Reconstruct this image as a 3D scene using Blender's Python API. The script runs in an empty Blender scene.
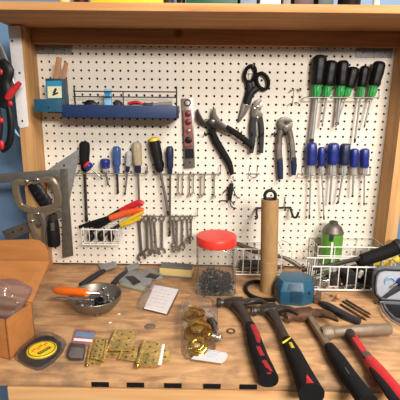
import bpy, bmesh, math, random
from mathutils import Vector, Matrix
random.seed(7)
I = 0.0254                      # everything below is in inches; meshes are written in metres
scene = bpy.context.scene
COL = scene.collection
V = Vector

# ------------------------------------------------------------------ camera
F_PX, PITCH, YAW, ROLL = 404.163, 0.233119, -0.0072561, 0.0115140
CAM = V((-1.2849, -53.7048, 22.4918))
_cy, _sy = math.cos(YAW), math.sin(YAW)
FW = V((_sy*math.cos(PITCH), _cy*math.cos(PITCH), -math.sin(PITCH)))
_R = V((_cy, -_sy, 0)); _U = _R.cross(FW)
RT = math.cos(ROLL)*_R + math.sin(ROLL)*_U
UP = -math.sin(ROLL)*_R + math.cos(ROLL)*_U
cd = bpy.data.cameras.new('camera'); cam = bpy.data.objects.new('camera', cd); COL.objects.link(cam)
cd.sensor_width = 36; cd.sensor_height = 36; cd.lens = 36*F_PX/400; cd.clip_start = .01
m3 = Matrix((RT, UP, -FW)).transposed().to_4x4(); m3.translation = CAM*I
cam.matrix_world = m3; scene.camera = cam

def ray(px, py): return FW + RT*((px-200)/F_PX) + UP*((200-py)/F_PX)
def W(px, py, y=0.0):           # point on an upright plane
    d = ray(px, py); return CAM + d*((y-CAM.y)/d.y)
def B(px, py, z=0.0):           # point on a level plane
    d = ray(px, py); return CAM + d*((z-CAM.z)/d.z)

# ------------------------------------------------------------------ materials
def lin(c):
    c = c/255.0
    return c/12.92 if c <= .04045 else ((c+.055)/1.055)**2.4
def rgb(r, g, b): return (lin(r), lin(g), lin(b), 1)
def mat(name, col, rough=.5, metal=0.0, var=.12, scale=1.5, bump=0.0, spec=.5, trans=0.0):
    m = bpy.data.materials.new(name); m.use_nodes = True
    nt = m.node_tree; n = nt.nodes; L = nt.links; b = n['Principled BSDF']
    b.inputs['Roughness'].default_value = rough; b.inputs['Metallic'].default_value = metal
    b.inputs['Specular IOR Level'].default_value = spec
    b.inputs['Transmission Weight'].default_value = trans
    c = rgb(*col)
    tc = n.new('ShaderNodeTexCoord'); nz = n.new('ShaderNodeTexNoise')
    nz.inputs['Scale'].default_value = scale/I; nz.inputs['Detail'].default_value = 4
    L.new(tc.outputs['Object'], nz.inputs['Vector'])
    cr = n.new('ShaderNodeValToRGB')
    cr.color_ramp.elements[0].position = .3; cr.color_ramp.elements[1].position = .7
    cr.color_ramp.elements[0].color = tuple(x*(1-var) for x in c[:3])+(1,)
    cr.color_ramp.elements[1].color = tuple(min(1, x*(1+var)) for x in c[:3])+(1,)
    L.new(nz.outputs['Fac'], cr.inputs['Fac']); L.new(cr.outputs['Color'], b.inputs['Base Color'])
    if bump:
        bp = n.new('ShaderNodeBump'); bp.inputs['Strength'].default_value = bump; bp.inputs['Distance'].default_value = .03*I
        L.new(nz.outputs['Fac'], bp.inputs['Height']); L.new(bp.outputs['Normal'], b.inputs['Normal'])
    return m
def wood(name, c0, c1, axis='X', scale=.5, stretch=.06, rough=.65, knots=False, stain=None, stain_amt=.5):
    m = bpy.data.materials.new(name); m.use_nodes = True
    nt = m.node_tree; n = nt.nodes; L = nt.links; b = n['Principled BSDF']
    b.inputs['Roughness'].default_value = rough; b.inputs['Specular IOR Level'].default_value = .3
    tc = n.new('ShaderNodeTexCoord'); mp = n.new('ShaderNodeMapping')
    s = [1/I, 1/I, 1/I]; s['XYZ'.index(axis)] *= stretch
    mp.inputs['Scale'].default_value = s
    L.new(tc.outputs['Object'], mp.inputs['Vector'])
    nz = n.new('ShaderNodeTexNoise'); nz.inputs['Scale'].default_value = scale*3; nz.inputs['Detail'].default_value = 6
    nz.inputs['Distortion'].default_value = .6
    L.new(mp.outputs['Vector'], nz.inputs['Vector'])
    cr = n.new('ShaderNodeValToRGB')
    cr.color_ramp.elements[0].position = .3; cr.color_ramp.elements[1].position = .68
    cr.color_ramp.elements[0].color = rgb(*c0); cr.color_ramp.elements[1].color = rgb(*c1)
    L.new(nz.outputs['Fac'], cr.inputs['Fac'])
    out = cr.outputs['Color']
    if stain:
        n2 = n.new('ShaderNodeTexNoise'); n2.inputs['Scale'].default_value = .22/I; n2.inputs['Detail'].default_value = 7; n2.inputs['Roughness'].default_value = .65
        L.new(tc.outputs['Object'], n2.inputs['Vector'])
        r2 = n.new('ShaderNodeValToRGB'); r2.color_ramp.elements[0].position = .46; r2.color_ramp.elements[1].position = .7
        r2.color_ramp.elements[1].color = (stain_amt,)*3+(1,)
        L.new(n2.outputs['Fac'], r2.inputs['Fac'])
        mx = n.new('ShaderNodeMix'); mx.data_type = 'RGBA'
        L.new(r2.outputs['Color'], mx.inputs[0]); L.new(out, mx.inputs[6]); mx.inputs[7].default_value = rgb(*stain)
        out = mx.outputs[2]
    if knots:
        vo = n.new('ShaderNodeTexVoronoi'); vo.inputs['Scale'].default_value = .16/I
        L.new(tc.outputs['Object'], vo.inputs['Vector'])
        r3 = n.new('ShaderNodeValToRGB'); r3.color_ramp.elements[0].position = .05; r3.color_ramp.elements[1].position = .12
        r3.color_ramp.elements[0].color = (.8,)*3+(1,); r3.color_ramp.elements[1].color = (0, 0, 0, 1)
        L.new(vo.outputs['Distance'], r3.inputs['Fac'])
        mx = n.new('ShaderNodeMix'); mx.data_type = 'RGBA'
        L.new(r3.outputs['Color'], mx.inputs[0]); L.new(out, mx.inputs[6]); mx.inputs[7].default_value = rgb(92, 58, 36)
        out = mx.outputs[2]
    L.new(out, b.inputs['Base Color'])
    bp = n.new('ShaderNodeBump'); bp.inputs['Strength'].default_value = .2; bp.inputs['Distance'].default_value = .02*I
    L.new(nz.outputs['Fac'], bp.inputs['Height']); L.new(bp.outputs['Normal'], b.inputs['Normal'])
    return m
def clear(name, tint=(235, 238, 238), gloss=.12, rough=.12, milk=0.0):
    """thin clear plastic: mostly see-through with a surface sheen"""
    m = bpy.data.materials.new(name); m.use_nodes = True
    nt = m.node_tree; n = nt.nodes; L = nt.links
    for x in list(n): n.remove(x)
    o = n.new('ShaderNodeOutputMaterial'); t = n.new('ShaderNodeBsdfTransparent'); g = n.new('ShaderNodeBsdfGlossy')
    t.inputs['Color'].default_value = rgb(*tint); g.inputs['Roughness'].default_value = rough
    lw = n.new('ShaderNodeLayerWeight'); lw.inputs['Blend'].default_value = .25
    ma = n.new('ShaderNodeMath'); ma.operation = 'MULTIPLY_ADD'; ma.inputs[1].default_value = .55; ma.inputs[2].default_value = gloss
    L.new(lw.outputs['Fresnel'], ma.inputs[0])
    mx = n.new('ShaderNodeMixShader'); L.new(ma.outputs[0], mx.inputs[0]); L.new(t.outputs[0], mx.inputs[1]); L.new(g.outputs[0], mx.inputs[2])
    nz = n.new('ShaderNodeTexNoise'); nz.inputs['Scale'].default_value = 1.2/I
    bp = n.new('ShaderNodeBump'); bp.inputs['Strength'].default_value = .5; bp.inputs['Distance'].default_value = .12*I
    tc = n.new('ShaderNodeTexCoord'); L.new(tc.outputs['Object'], nz.inputs['Vector'])
    L.new(nz.outputs['Fac'], bp.inputs['Height']); L.new(bp.outputs['Normal'], g.inputs['Normal'])
    out = mx.outputs[0]
    if milk:
        df = n.new('ShaderNodeBsdfDiffuse'); df.inputs['Color'].default_value = rgb(*tint); tl = n.new('ShaderNodeBsdfTranslucent'); tl.inputs['Color'].default_value = rgb(*tint)
        m1 = n.new('ShaderNodeMixShader'); m1.inputs[0].default_value = .5; L.new(df.outputs[0], m1.inputs[1]); L.new(tl.outputs[0], m1.inputs[2])
        m2 = n.new('ShaderNodeMixShader'); m2.inputs[0].default_value = milk; L.new(out, m2.inputs[1]); L.new(m1.outputs[0], m2.inputs[2]); out = m2.outputs[0]
    L.new(out, o.inputs['Surface'])
    return m

K = {}
K['board'] = mat('white hardboard', (236, 226, 210), .55, 0, .03, .6)
K['hole_shade'] = mat('painted hole shade', (40, 34, 30), .9)
K['post'] = wood('pine post', (176, 126, 76), (206, 160, 106), 'Z', knots=True)
K['post2'] = wood('pine post right', (190, 138, 84), (214, 168, 114), 'Z')
K['shelf'] = wood('pine shelf board', (186, 128, 76), (214, 160, 102), 'X', knots=False)
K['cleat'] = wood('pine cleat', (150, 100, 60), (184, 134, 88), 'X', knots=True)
K['bench'] = wood('worn plywood top', (158, 114, 76), (212, 166, 118), 'X', .35, .25, .6, stain=(120, 96, 78), stain_amt=.95)
K['apron'] = wood('pine front board', (206, 152, 98), (228, 180, 126), 'X', .5, .05)
K['ply_edge'] = wood('plywood edge', (176, 128, 84), (214, 168, 116), 'X', .8, .08)
K['blue_wall'] = mat('blue painted wall', (106, 134, 164), .5, 0, .08, .05)
K['floor'] = mat('grey concrete', (120, 116, 110), .8, 0, .12, .1)
K['white_paint'] = mat('white painted plate', (226, 222, 220), .45, 0, .04)
K['steel'] = mat('steel', (150, 144, 136), .36, .8, .12, 1.2)
K['shaft'] = mat('bright shaft steel', (178, 175, 172), .35, .45, .06)
K['chrome'] = mat('chrome', (205, 203, 200), .2, .95, .06)
K['dull'] = mat('dull grey steel', (112, 104, 95), .45, .6, .18, 1.4, .15)
K['dark_steel'] = mat('dark steel', (70, 64, 59), .4, .65, .2, 1.5, .1)
K['galv'] = mat('galvanised plate', (150, 148, 146), .5, .6, .12, 2)
K['rust'] = mat('rusty iron', (92, 62, 44), .65, .35, .35, 2.2, .4)
K['nickel'] = mat('warm nickel', (142, 126, 104), .36, .6, .12, 1.5)
K['black'] = mat('black plastic', (20, 19, 20), .45, 0, .15, spec=.3)
K['rubber'] = mat('black rubber', (21, 20, 21), .75, 0, .15, 3, .2, .2)
K['soot'] = mat('charcoal plastic', (42, 41, 43), .55, 0, .12, spec=.3)
K['navy'] = mat('navy plastic', (32, 46, 120), .35, 0, .12)
K['navydk'] = mat('dark navy plastic', (30, 38, 68), .4, 0, .12)
K['tray'] = mat('navy painted metal', (26, 48, 88), .5, 0, .1)
K['teal'] = mat('teal painted plastic', (32, 80, 104), .45, 0, .1)
K['teal2'] = mat('petrol blue plastic', (34, 82, 106), .42, 0, .08)
K['teal3'] = mat('deep petrol blue plastic', (24, 64, 88), .45, 0, .08)
K['green'] = mat('green plastic', (66, 172, 92), .3, 0, .35, 5)
K['lime'] = mat('lime green can', (88, 140, 50), .35, 0, .08)
K['red'] = mat('red plastic', (192, 34, 40), .42, 0, .1)
K['redgrip'] = mat('dark red grip', (158, 28, 34), .6, 0, .1)
K['redlid'] = mat('red lid plastic', (222, 58, 44), .4, 0, .06)
K['orange'] = mat('orange plastic', (242, 112, 24), .4, 0, .06)
K['orangered'] = mat('orange red grip', (218, 84, 36), .5, 0, .08)
K['yellow'] = mat('yellow plastic', (228, 196, 40), .45, 0, .08)
K['yellowgrip'] = mat('yellow grip', (214, 176, 42), .5, 0, .1)
K['ltblue'] = mat('pale blue label', (128, 186, 220), .5, 0, .05)
K['cyan'] = mat('blue card', (40, 140, 176), .5, 0, .1)
K['cream'] = mat('cream paper', (226, 218, 176), .7, 0, .05)
K['paper'] = mat('white paper', (238, 230, 228), .7, 0, .03)
K['pencil'] = mat('bare cedar pencil', (188, 136, 92), .6, 0, .08)
K['card'] = wood('brown cardboard', (162, 104, 54), (178, 116, 62), 'X', .4, .3, .8)
K['tube'] = wood('kraft paper tube', (158, 122, 78), (172, 136, 90), 'Z', .4, .5, .7)
K['brass'] = mat('brass', (214, 184, 112), .3, .72, .35, 2.5, .3)
K['brass2'] = mat('polished brass', (196, 156, 74), .16, .92, .08)
K['wire'] = mat('white coated wire', (232, 228, 220), .4, 0, .03)
K['blackwire'] = mat('black wire', (28, 28, 30), .4, .2, .1)
K['zinc'] = mat('zinc wire', (176, 170, 160), .35, .8, .1)
K['clearh'] = mat('frosted clear plastic', (196, 196, 192), .2, 0, .1, 2, 0, .6, .35)
K['amber'] = mat('amber clear plastic', (196, 178, 146), .2, 0, .1, 2, 0, .6, .3)
K['bluecl'] = mat('translucent blue plastic', (72, 100, 158), .2, 0, .1, 2, 0, .6, .3)
K['pink'] = mat('pink packet', (142, 84, 80), .4, 0, .35, 3)
K['brownred'] = mat('dark red hardware', (96, 46, 44), .4, .2, .3, 3)
K['greycase'] = mat('grey fabric', (104, 104, 108), .8, 0, .08, 3)
K['liner'] = mat('light grey liner', (160, 162, 170), .7, 0, .05)
K['jar'] = clear('clear jar plastic', (244, 245, 243), .04, .06, .05)
K['bag'] = clear('clear bag film', (250, 250, 250), .05, .16, .1)
K['bag2'] = clear('thin bag film', (253, 253, 253), .012, .12, 0)
K['bubble'] = clear('bubble wrap film', (236, 226, 222), .1, .2, .17)
K['blister'] = clear('clear blister shell', (248, 248, 250), .05, .1, .04)
K['sanding'] = mat('buff foam block', (212, 186, 118), .8, 0, .08, 4, .2)
K['grit'] = mat('grey abrasive', (112, 106, 100), .9, 0, .15, 8, .3)
K['wooddk'] = wood('dark tool handle', (84, 60, 46), (112, 84, 64), 'X', .6, .2)
K['greyplastic'] = mat('grey plastic', (128, 126, 124), .5, 0, .12)
K['mesh'] = mat('greenish grey', (150, 148, 128), .6, 0, .1)

# ------------------------------------------------------------------ mesh builder
class MB:
    def __init__(s): s.bm = bmesh.new()
    def merge(s, b2):
        me = bpy.data.meshes.new('tmp'); b2.to_mesh(me); b2.free(); s.bm.from_mesh(me); bpy.data.meshes.remove(me); return s
    def box(s, c, size, rot=None, bev=0.0):
        b = bmesh.new(); bmesh.ops.create_cube(b, size=1)
        M = Matrix.Diagonal(V(size).to_4d()); M[3][3] = 1
        if rot is not None: M = rot.to_4x4() @ M
        bmesh.ops.transform(b, matrix=Matrix.Translation(V(c)) @ M, verts=b.verts)
        if bev: bmesh.ops.bevel(b, geom=b.edges[:], offset=bev, segments=2, affect='EDGES', profile=.6)
        return s.merge(b)
    def prism(s, pts, d, bev=0.0, seg=2):
        b = bmesh.new(); d = V(d)
        a = [b.verts.new(V(p)) for p in pts]; e = [b.verts.new(V(p)+d) for p in pts]; n = len(pts)
        b.faces.new(a); b.faces.new(e[::-1])
        for i in range(n): b.faces.new((a[i], e[i], e[(i+1) % n], a[(i+1) % n]))
        bmesh.ops.recalc_face_normals(b, faces=b.faces)
        if bev: bmesh.ops.bevel(b, geom=b.edges[:], offset=bev, segments=seg, affect='EDGES', profile=.6, clamp_overlap=True)
        return s.merge(b)
    def sweep(s, pts, rad, n=14, up=(0, 0, 1), sq=2.0, flute=None, closed=False, caps=True):
        pts = [V(p) for p in pts]; m = len(pts); up = V(up); rings = []
        if not isinstance(rad, (list, tuple)): rad = [rad]*m
        side0 = None
        for i, p in enumerate(pts):
            a = pts[i-1] if (i or closed) else pts[i]; c = pts[(i+1) % m] if (i < m-1 or closed) else pts[i]
            t = (c-a)
            if t.length < 1e-9: t = V((0, 0, 1))
            t.normalize()
            sd = t.cross(up)
            if sd.length < .05: sd = side0.copy() if side0 else t.cross(V((1, 0, .01)))
            sd.normalize(); side0 = sd; u2 = sd.cross(t).normalized()
            r = rad[i]; w, h = r if isinstance(r, (list, tuple)) else (r, r)
            ring = []
            for k in range(n):
                q = 2*math.pi*(k+.5)/n; ca, sa = math.cos(q), math.sin(q)
                if sq != 2:
                    ca = math.copysign(abs(ca)**(2/sq), ca); sa = math.copysign(abs(sa)**(2/sq), sa)
                f = 1
                if flute: f = 1+flute[1]*math.cos(flute[0]*q)
                ring.append(s.bm.verts.new(p+sd*(w*ca*f)+u2*(h*sa*f)))
            rings.append(ring)
        rng = range(m) if closed else range(m-1)
        for i in rng:
            A, C = rings[i], rings[(i+1) % m]
            for k in range(n): s.bm.faces.new((A[k], A[(k+1) % n], C[(k+1) % n], C[k]))
        if caps and not closed:
            s.bm.faces.new(rings[0][::-1]); s.bm.faces.new(rings[-1])
        return s
    def cyl(s, a, b, r, r2=None, n=14): return s.sweep([a, b], [r, r if r2 is None else r2], n)
    def ring(s, c, ax, R, r, n=24, k=8):
        ax = V(ax).normalized(); t = ax.cross(V((0.13, .31, 1))).normalized(); u = ax.cross(t)
        return s.sweep([V(c)+t*(R*math.cos(2*math.pi*i/n))+u*(R*math.sin(2*math.pi*i/n)) for i in range(n)], r, k, ax, closed=True)
    def plate_ring(s, c, ax, ro, ri, th, n=16, squash=1, a0=0, a1=2*math.pi, ref=None):
        """flat washer / C of thickness th, centred on c"""
        ax = V(ax).normalized()
        t = (V(ref)-ax*V(ref).dot(ax)).normalized() if ref is not None else ax.cross(V((.13, .31, 1))).normalized()
        u = ax.cross(t); full = abs(a1-a0-2*math.pi) < 1e-6; rows = []
        m = n if full else n+1
        for i in range(m):
            q = a0+(a1-a0)*i/n; d = t*math.cos(q)+u*math.sin(q)*squash
            rows.append([s.bm.verts.new(V(c)+d*r+ax*h) for r, h in ((ro, -th/2), (ro, th/2), (ri, th/2), (ri, -th/2))])
        for i in range(m if full else m-1):
            A, C = rows[i], rows[(i+1) % m]
            for k in range(4): s.bm.faces.new((A[k], A[(k+1) % 4], C[(k+1) % 4], C[k]))
        if not full: s.bm.faces.new(rows[0]); s.bm.faces.new(rows[-1][::-1])
        return s
    def lathe(s, c, ax, prof, n=28, up=(0.02, 1, .01), flute=None):
        ax = V(ax).normalized(); return s._lathe(V(c), ax, prof, n)
    def _lathe(s, c, ax, prof, n):
        t = ax.cross(V((.13, .97, .21))).normalized(); u = ax.cross(t); rings = []
        for h, r in prof:
            if r < 1e-6: rings.append([s.bm.verts.new(c+ax*h)])
            else: rings.append([s.bm.verts.new(c+ax*h+t*(r*math.cos(2*math.pi*k/n))+u*(r*math.sin(2*math.pi*k/n))) for k in range(n)])
        for A, C in zip(rings, rings[1:]):
            for k in range(n):
                k2 = (k+1) % n
                if len(A) == 1 and len(C) == 1: continue
                if len(A) == 1: s.bm.faces.new((A[0], C[k2], C[k]))
                elif len(C) == 1: s.bm.faces.new((A[k], A[k2], C[0]))
                else: s.bm.faces.new((A[k], A[k2], C[k2], C[k]))
        return s
    def ball(s, c, r, n=14):
        rr = r if isinstance(r, (list, tuple)) else (r, r, r)
        b = bmesh.new(); bmesh.ops.create_uvsphere(b, u_segments=n, v_segments=max(6, n//2+1), radius=1)
        M = Matrix.Translation(V(c)) @ Matrix.Diagonal((rr[0], rr[1], rr[2], 1))
        bmesh.ops.transform(b, matrix=M, verts=b.verts); return s.merge(b)
    def rot(s, c, R):
        bmesh.ops.transform(s.bm, matrix=Matrix.Translation(V(c)) @ R.to_4x4() @ Matrix.Translation(-V(c)), verts=s.bm.verts); return s
    def build(s, name, m, parent=None, label=None, flat=False):
        bm = s.bm; bmesh.ops.recalc_face_normals(bm, faces=bm.faces)
        o0 = V((0, 0, 0)); p = parent
        while p is not None: o0 += V(p['_loc']); p = p.parent
        lo = V((0, 0, 0))
        if parent is None:                       # one-mesh thing: origin at the middle of its base
            xs = [v.co for v in bm.verts]
            lo = V(((min(v.x for v in xs)+max(v.x for v in xs))/2, (min(v.y for v in xs)+max(v.y for v in xs))/2, min(v.z for v in xs)))
        bmesh.ops.transform(bm, matrix=Matrix.Scale(I, 4) @ Matrix.Translation(-(o0+lo)), verts=bm.verts)
        for f in bm.faces: f.smooth = not flat
        for e in bm.edges:
            if len(e.link_faces) == 2 and e.calc_face_angle(0) > .65: e.smooth = False
        me = bpy.data.meshes.new(name); bm.to_mesh(me); bm.free(); me.materials.append(K[m] if isinstance(m, str) else m)
        o = bpy.data.objects.new(name, me); COL.objects.link(o); o.location = lo*I; o.parent = parent; o['_loc'] = lo
        if label: o['label'] = label
        return o
ALL = []
def thing(name, label, cat, loc, group=None):
    o = bpy.data.objects.new(name, None); COL.objects.link(o); o.empty_display_size = .02
    o['_loc'] = V(loc); o.location = V(loc)*I; o['label'] = label; o['category'] = cat
    if group: o['group'] = group
    return o
def tag(o, label, cat, group=None, kind=None):
    o['label'] = label; o['category'] = cat
    if group: o['group'] = group
    if kind: o['kind'] = kind
    return o
def struct(o): o['kind'] = 'structure'; return o
YD = V((0, 1, 0))
def wpoly(pts, y): return [W(a, b, y) for a, b in pts]
def bpoly(pts, z): return [B(a, b, z) for a, b in pts]
def lerp(a, b, t): return V(a)*(1-t)+V(b)*t
def smooth_path(pts, k=6):
    pts = [V(p) for p in pts]; out = []
    P = [pts[0]]+pts+[pts[-1]]
    for i in range(1, len(P)-2):
        for j in range(k):
            t = j/k; a, b, c, d = P[i-1], P[i], P[i+1], P[i+2]
            out.append(.5*((2*b)+(c-a)*t+(2*a-5*b+4*c-d)*t*t+(3*b-a-3*c+d)*t**3))
    out.append(pts[-1]); return out
def srad(r, k=6):
    out = []
    for a, b in zip(r, r[1:]):
        for j in range(k):
            t = j/k; out.append(tuple(x*(1-t)+y*t for x, y in zip(a, b)) if isinstance(a, tuple) else a*(1-t)+b*t)
    out.append(r[-1]); return out

# ------------------------------------------------------------------ setting
struct(MB().box((0, 6.2, 10), (170, 2, 96)).build('wall_back', 'blue_wall'))
struct(MB().box((0, -70, -37), (170, 154, 2)).build('floor', 'floor'))

# workbench
wb = thing('workbench', 'worn plywood workbench top with a pine front board', 'workbench', (0, -12, -36))
MB().box((0, -12.1, -.25), (58, 25.2, .5), bev=.03).build('bench_top', 'bench', wb)
MB().box((4.4, -23.95, -2.35), (43.6, 1.5, 3.4), bev=.08).build('front_board', 'apron', wb, 'light pine front board')
MB().box((0, -12, -1.3), (56, 20, 1.5)).build('subframe', 'ply_edge', wb)
for sx in (-16, 24):
    for sy in (-21.4, -2): MB().box((sx, sy, -19), (3.4, 3.4, 33.8)).build('leg', 'apron', wb)
for px in (100, 135.5, 173, 212, 248):
    c = B(px, 382.5, 0); MB().box((c.x, -24.72, -.22), (1.45, .06, .44)).build('tape_mark', 'black', wb, 'black tape mark on the bench edge')
c = B(150, 326.5, 0); MB().lathe((c.x, c.y, 0), (0, 0, 1), [(0, .62), (.012, .6), (.013, 0)], 20).build('knot', mat('dark knot', (120, 98, 78), .6), wb, 'dark round knot in the wood')

# pegboard with real holes
def pegboard():
    b = bmesh.new(); nx, nz = 45, 30; r = .16; q = 8
    x0, x1, z0, z1 = -22.5, 22.5, .3, 29.55
    vg = {}
    def vtx(x, z):
        k = (round(x, 4), round(z, 4))
        if k not in vg: vg[k] = b.verts.new((x, 0, z))
        return vg[k]
    for i in range(nx):
        for j in range(nz):
            cx, cz = i-22, .5+j
            lx, hx = cx-.5, cx+.5; lz, hz = max(z0, cz-.5), min(z1+.2, cz+.5)
            corner = [(hx, cz), (hx, hz), (cx, hz), (lx, hz), (lx, cz), (lx, lz), (cx, lz), (hx, lz)]
            if lz > cz-.3: corner = [(hx, cz), (hx, hz), (cx, hz), (lx, hz), (lx, cz), (lx, lz), (cx, lz), (hx, lz)]
            inner = [b.verts.new((cx+r*math.cos(2*math.pi*k/q), 0, cz+r*math.sin(2*math.pi*k/q))) for k in range(q)]
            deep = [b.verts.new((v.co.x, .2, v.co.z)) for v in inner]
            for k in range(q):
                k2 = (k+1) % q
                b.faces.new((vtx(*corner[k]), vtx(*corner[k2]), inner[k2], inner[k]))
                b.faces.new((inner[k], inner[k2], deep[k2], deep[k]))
    return b
pb = thing('pegboard', 'large white perforated pegboard covering the back of the bench', 'pegboard', (0, 0, .2))
m = MB(); m.bm = pegboard(); m.build('panel', 'board', pb, flat=True)
MB().box((0, .5, 14.8), (45, .1, 29.6)).build('backing', 'hole_shade', pb, 'dark sheet giving the painted shade behind the holes')  # dark-coloured sheet stands in for the shade seen through the holes
# posts and shelf
pl = thing('timber_post', 'left pine post with a white drilled plate on its front', 'post', (-23.3, -1.75, 0))
MB().box((-23.23, -1.75, 15.61), (1.5, 3.5, 31.2), bev=.06).build('timber', 'post', pl)
MB().prism([(-24.2, -3.52, 31.1), (-22.75, -3.52, 31.1), (-22.75, -3.52, 19.75), (-22.95, -3.52, 19.5), (-23.85, -3.52, 19.35), (-24.05, -3.52, 19.7)], (0, -.09, 0), .02).build('drilled_plate', 'white_paint', pl, 'white drilled plate')
for px, py in ((12, 41), (19.5, 73), (22.3, 121)):
    c = W(px, py, -3.63); MB().cyl((c.x, -3.64, c.z), (c.x, -3.6, c.z), .13).build('screw', 'dark_steel', pl)
pr = thing('timber_post', 'right pine post at the far end of the pegboard', 'post', (23.3, -1.75, 0))
MB().box((23.23, -1.75, 15.61), (1.5, 3.5, 31.2), bev=.06).build('timber', 'post2', pr)
sh = thing('overhead_shelf', 'pine shelf across the top of the bench frame', 'shelf', (0, -5.6, 29.4))
MB().box((0, -5.6, 31.62), (49, 11.3, .76), bev=.05).build('shelf_board', 'shelf', sh)
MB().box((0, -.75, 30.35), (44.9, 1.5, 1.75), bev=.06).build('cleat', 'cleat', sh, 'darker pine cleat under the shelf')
for a, b in ((35.5, 72), (356, 392)):
    c0, c1 = W(a, 46), W(b, 54.5)
    p = MB().box(((c0.x+c1.x)/2, -.05, 28.95), (c1.x-c0.x, .08, 1.1), bev=.01).build('flat_bracket', 'galv', sh, 'grey metal bracket plate')
    for t in (.2, .5, .8): MB().cyl((c0.x+(c1.x-c0.x)*t, -.13, 28.95), (c0.x+(c1.x-c0.x)*t, -.09, 28.95), .1, n=10).build('rivet', 'dark_steel', p)
# things on the shelf, only their feet show
def shelf_box(x0, x1, m, name, label, cat, h=6, dp=5, bev=.25, lid=None):
    a, b = W(x0, 2.6, -10.6), W(x1, 2.6, -10.6)
    t = thing(name, label, cat, ((a.x+b.x)/2, -10.4+dp/2, 32))
    MB().box(((a.x+b.x)/2, -10.6+dp/2, 32+h*.4), (b.x-a.x-.06, dp, h*.8), bev=bev).build('body', m, t)
    MB().box(((a.x+b.x)/2, -10.6+dp/2, 32+h*.9), (b.x-a.x+.02, dp+.1, h*.2), bev=bev*.6).build('lid', lid or m, t)
def shelf_can(px, r, m, label, cat='bottle', h=6, y=-9.6):
    c = W(px, 2.6, y); t = thing('bottle', label, cat, (c.x, y, 32))
    MB().lathe((c.x, y, 32), (0, 0, 1), [(0, 0), (0, r*.95), (.1, r), (h*.7, r), (h*.8, r*.5), (h*.82, 0)]).build('body', m, t)
    MB().cyl((c.x, y, 32+h*.8), (c.x, y, 32+h), r*.5).build('cap', 'soot', t)
shelf_box(90, 163, 'yellow', 'storage_case', 'yellow case on the overhead shelf', 'case', bev=.12)
shelf_box(186, 238, mat('dark green plastic', (14, 84, 62), .4), 'storage_case', 'dark green case on the overhead shelf', 'case', bev=.12)
shelf_box(240, 257, mat('slate blue box', (120, 136, 158), .6), 'small_box', 'slate blue box on the overhead shelf beside the green case', 'box', bev=.05)
shelf_box(260, 281, mat('printed white box', (224, 212, 208), .6, 0, .2, 3), 'small_box', 'white printed box on the overhead shelf', 'box', bev=.05)
shelf_box(283, 291, 'greyplastic', 'small_box', 'narrow grey box on the overhead shelf', 'box', bev=.05)
shelf_box(294, 314, mat('maroon plastic', (66, 34, 40), .4), 'small_box', 'dark maroon box on the overhead shelf', 'box', bev=.05)
shelf_box(318, 334, mat('dark slate plastic', (50, 66, 66), .4), 'small_box', 'dark slate box on the overhead shelf', 'box', bev=.05)
shelf_can(169, .5, 'soot', 'charcoal bottle between the yellow and green cases on the shelf')
shelf_can(181, .42, 'black', 'black bottle right beside the dark green case on the shelf')
shelf_can(65, .6, 'sanding', 'tan bottle near the left end of the overhead shelf')
shelf_can(81, .75, mat('dark brown bottle', (54, 26, 18), .3), 'dark brown bottle left of the yellow case on the shelf')
shelf_can(349, 1.1, 'black', 'wide black tub near the right end of the overhead shelf', 'tub')
shelf_can(376, .32, 'white_paint', 'small white bottle at the right end of the overhead shelf')

# ------------------------------------------------------------------ wall tools
def wrack(x0, x1, v, y, label, prongs=(), m='zinc', hooks=None, group=None):
    """wire rail on two pegs"""
    a, b = W(x0, v, y), W(x1, v, y); t = thing('tool_rail', label, 'tool rail', ((a.x+b.x)/2, 0, a.z))
    MB().sweep([(a.x, y, a.z), (b.x, y, b.z)], .07, 8).sweep([(a.x, y, a.z), (a.x, 0, a.z)], .07, 8).sweep([(b.x, y, b.z), (b.x, 0, b.z)], .07, 8).build('rail', m, t)
    for px, py in prongs:
        c = W(px, py, y); d = W(px, v, y); MB().sweep([d, c], .06, 8).build('prong', m, t)
    for h in hooks or ():
        d = W(h, v, y); MB().sweep(smooth_path([d+V((0, .25, .05)), d+V((0, .1, .2)), d+V((0, -.18, .1)), d+V((0, -.2, -.2))], 3), .05, 6).build('hook', m, t)
    return t
def screwdriver(top, gb, neck, tip, w, label, grip, collar, shaft='shaft', y=-.95, sr=.12, group=None, cap=None, capt=.12, flute=(6, .06), name='screwdriver', tipk='flat', up=(0, 1, 0)):
    T, G, N, P = W(*top, y), W(*gb, y), W(*neck, y), W(*tip, y)
    r = w/2/7.5
    t = thing(name, label, 'screwdriver', N, group)
    a = T if not cap else lerp(T, G, capt)
    if cap:
        MB().sweep([T, lerp(T, a, .25), lerp(T, a, .7), a], [r*.55, r*.85, r*.95, r*.98], 16, up).build('end_cap', cap, t)
        q = [(0, .98), (.1, 1), (.45, 1), (.72, .86), (.88, .94), (1, .84)]
    else: q = [(0, .55), (.05, .84), (.14, .98), (.45, 1), (.74, .9), (.9, .96), (1, .82)]
    MB().sweep([lerp(a, G, k) for k, _ in q], [r*f for _, f in q], 24, up, flute=flute).build('grip', grip, t)
    if collar:
        q = [(0, .8), (.15, .62), (.5, .66), (.8, .58), (1, .4)]
        MB().sweep([lerp(G, N, k) for k, _ in q], [r*f for _, f in q], 24, up, flute=(8, .12)).build('collar', collar, t)
    s = lerp(N, P, .9)
    MB().sweep([lerp(N, G, .15), s], sr, 12, up).build('shaft', shaft, t)
    if tipk == 'flat': MB().sweep([s, lerp(N, P, .94), P], [(sr, sr), (sr*1.25, sr*.5), (sr*.9, sr*.25)], 10, up).build('tip', 'dark_steel', t)
    else: MB().sweep([s, lerp(N, P, .95), P], [sr, sr*.9, sr*.25], 4, up).build('tip', 'dark_steel', t)
    return t
GB = 'black and green screwdrivers in the upper right rail'
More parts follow.
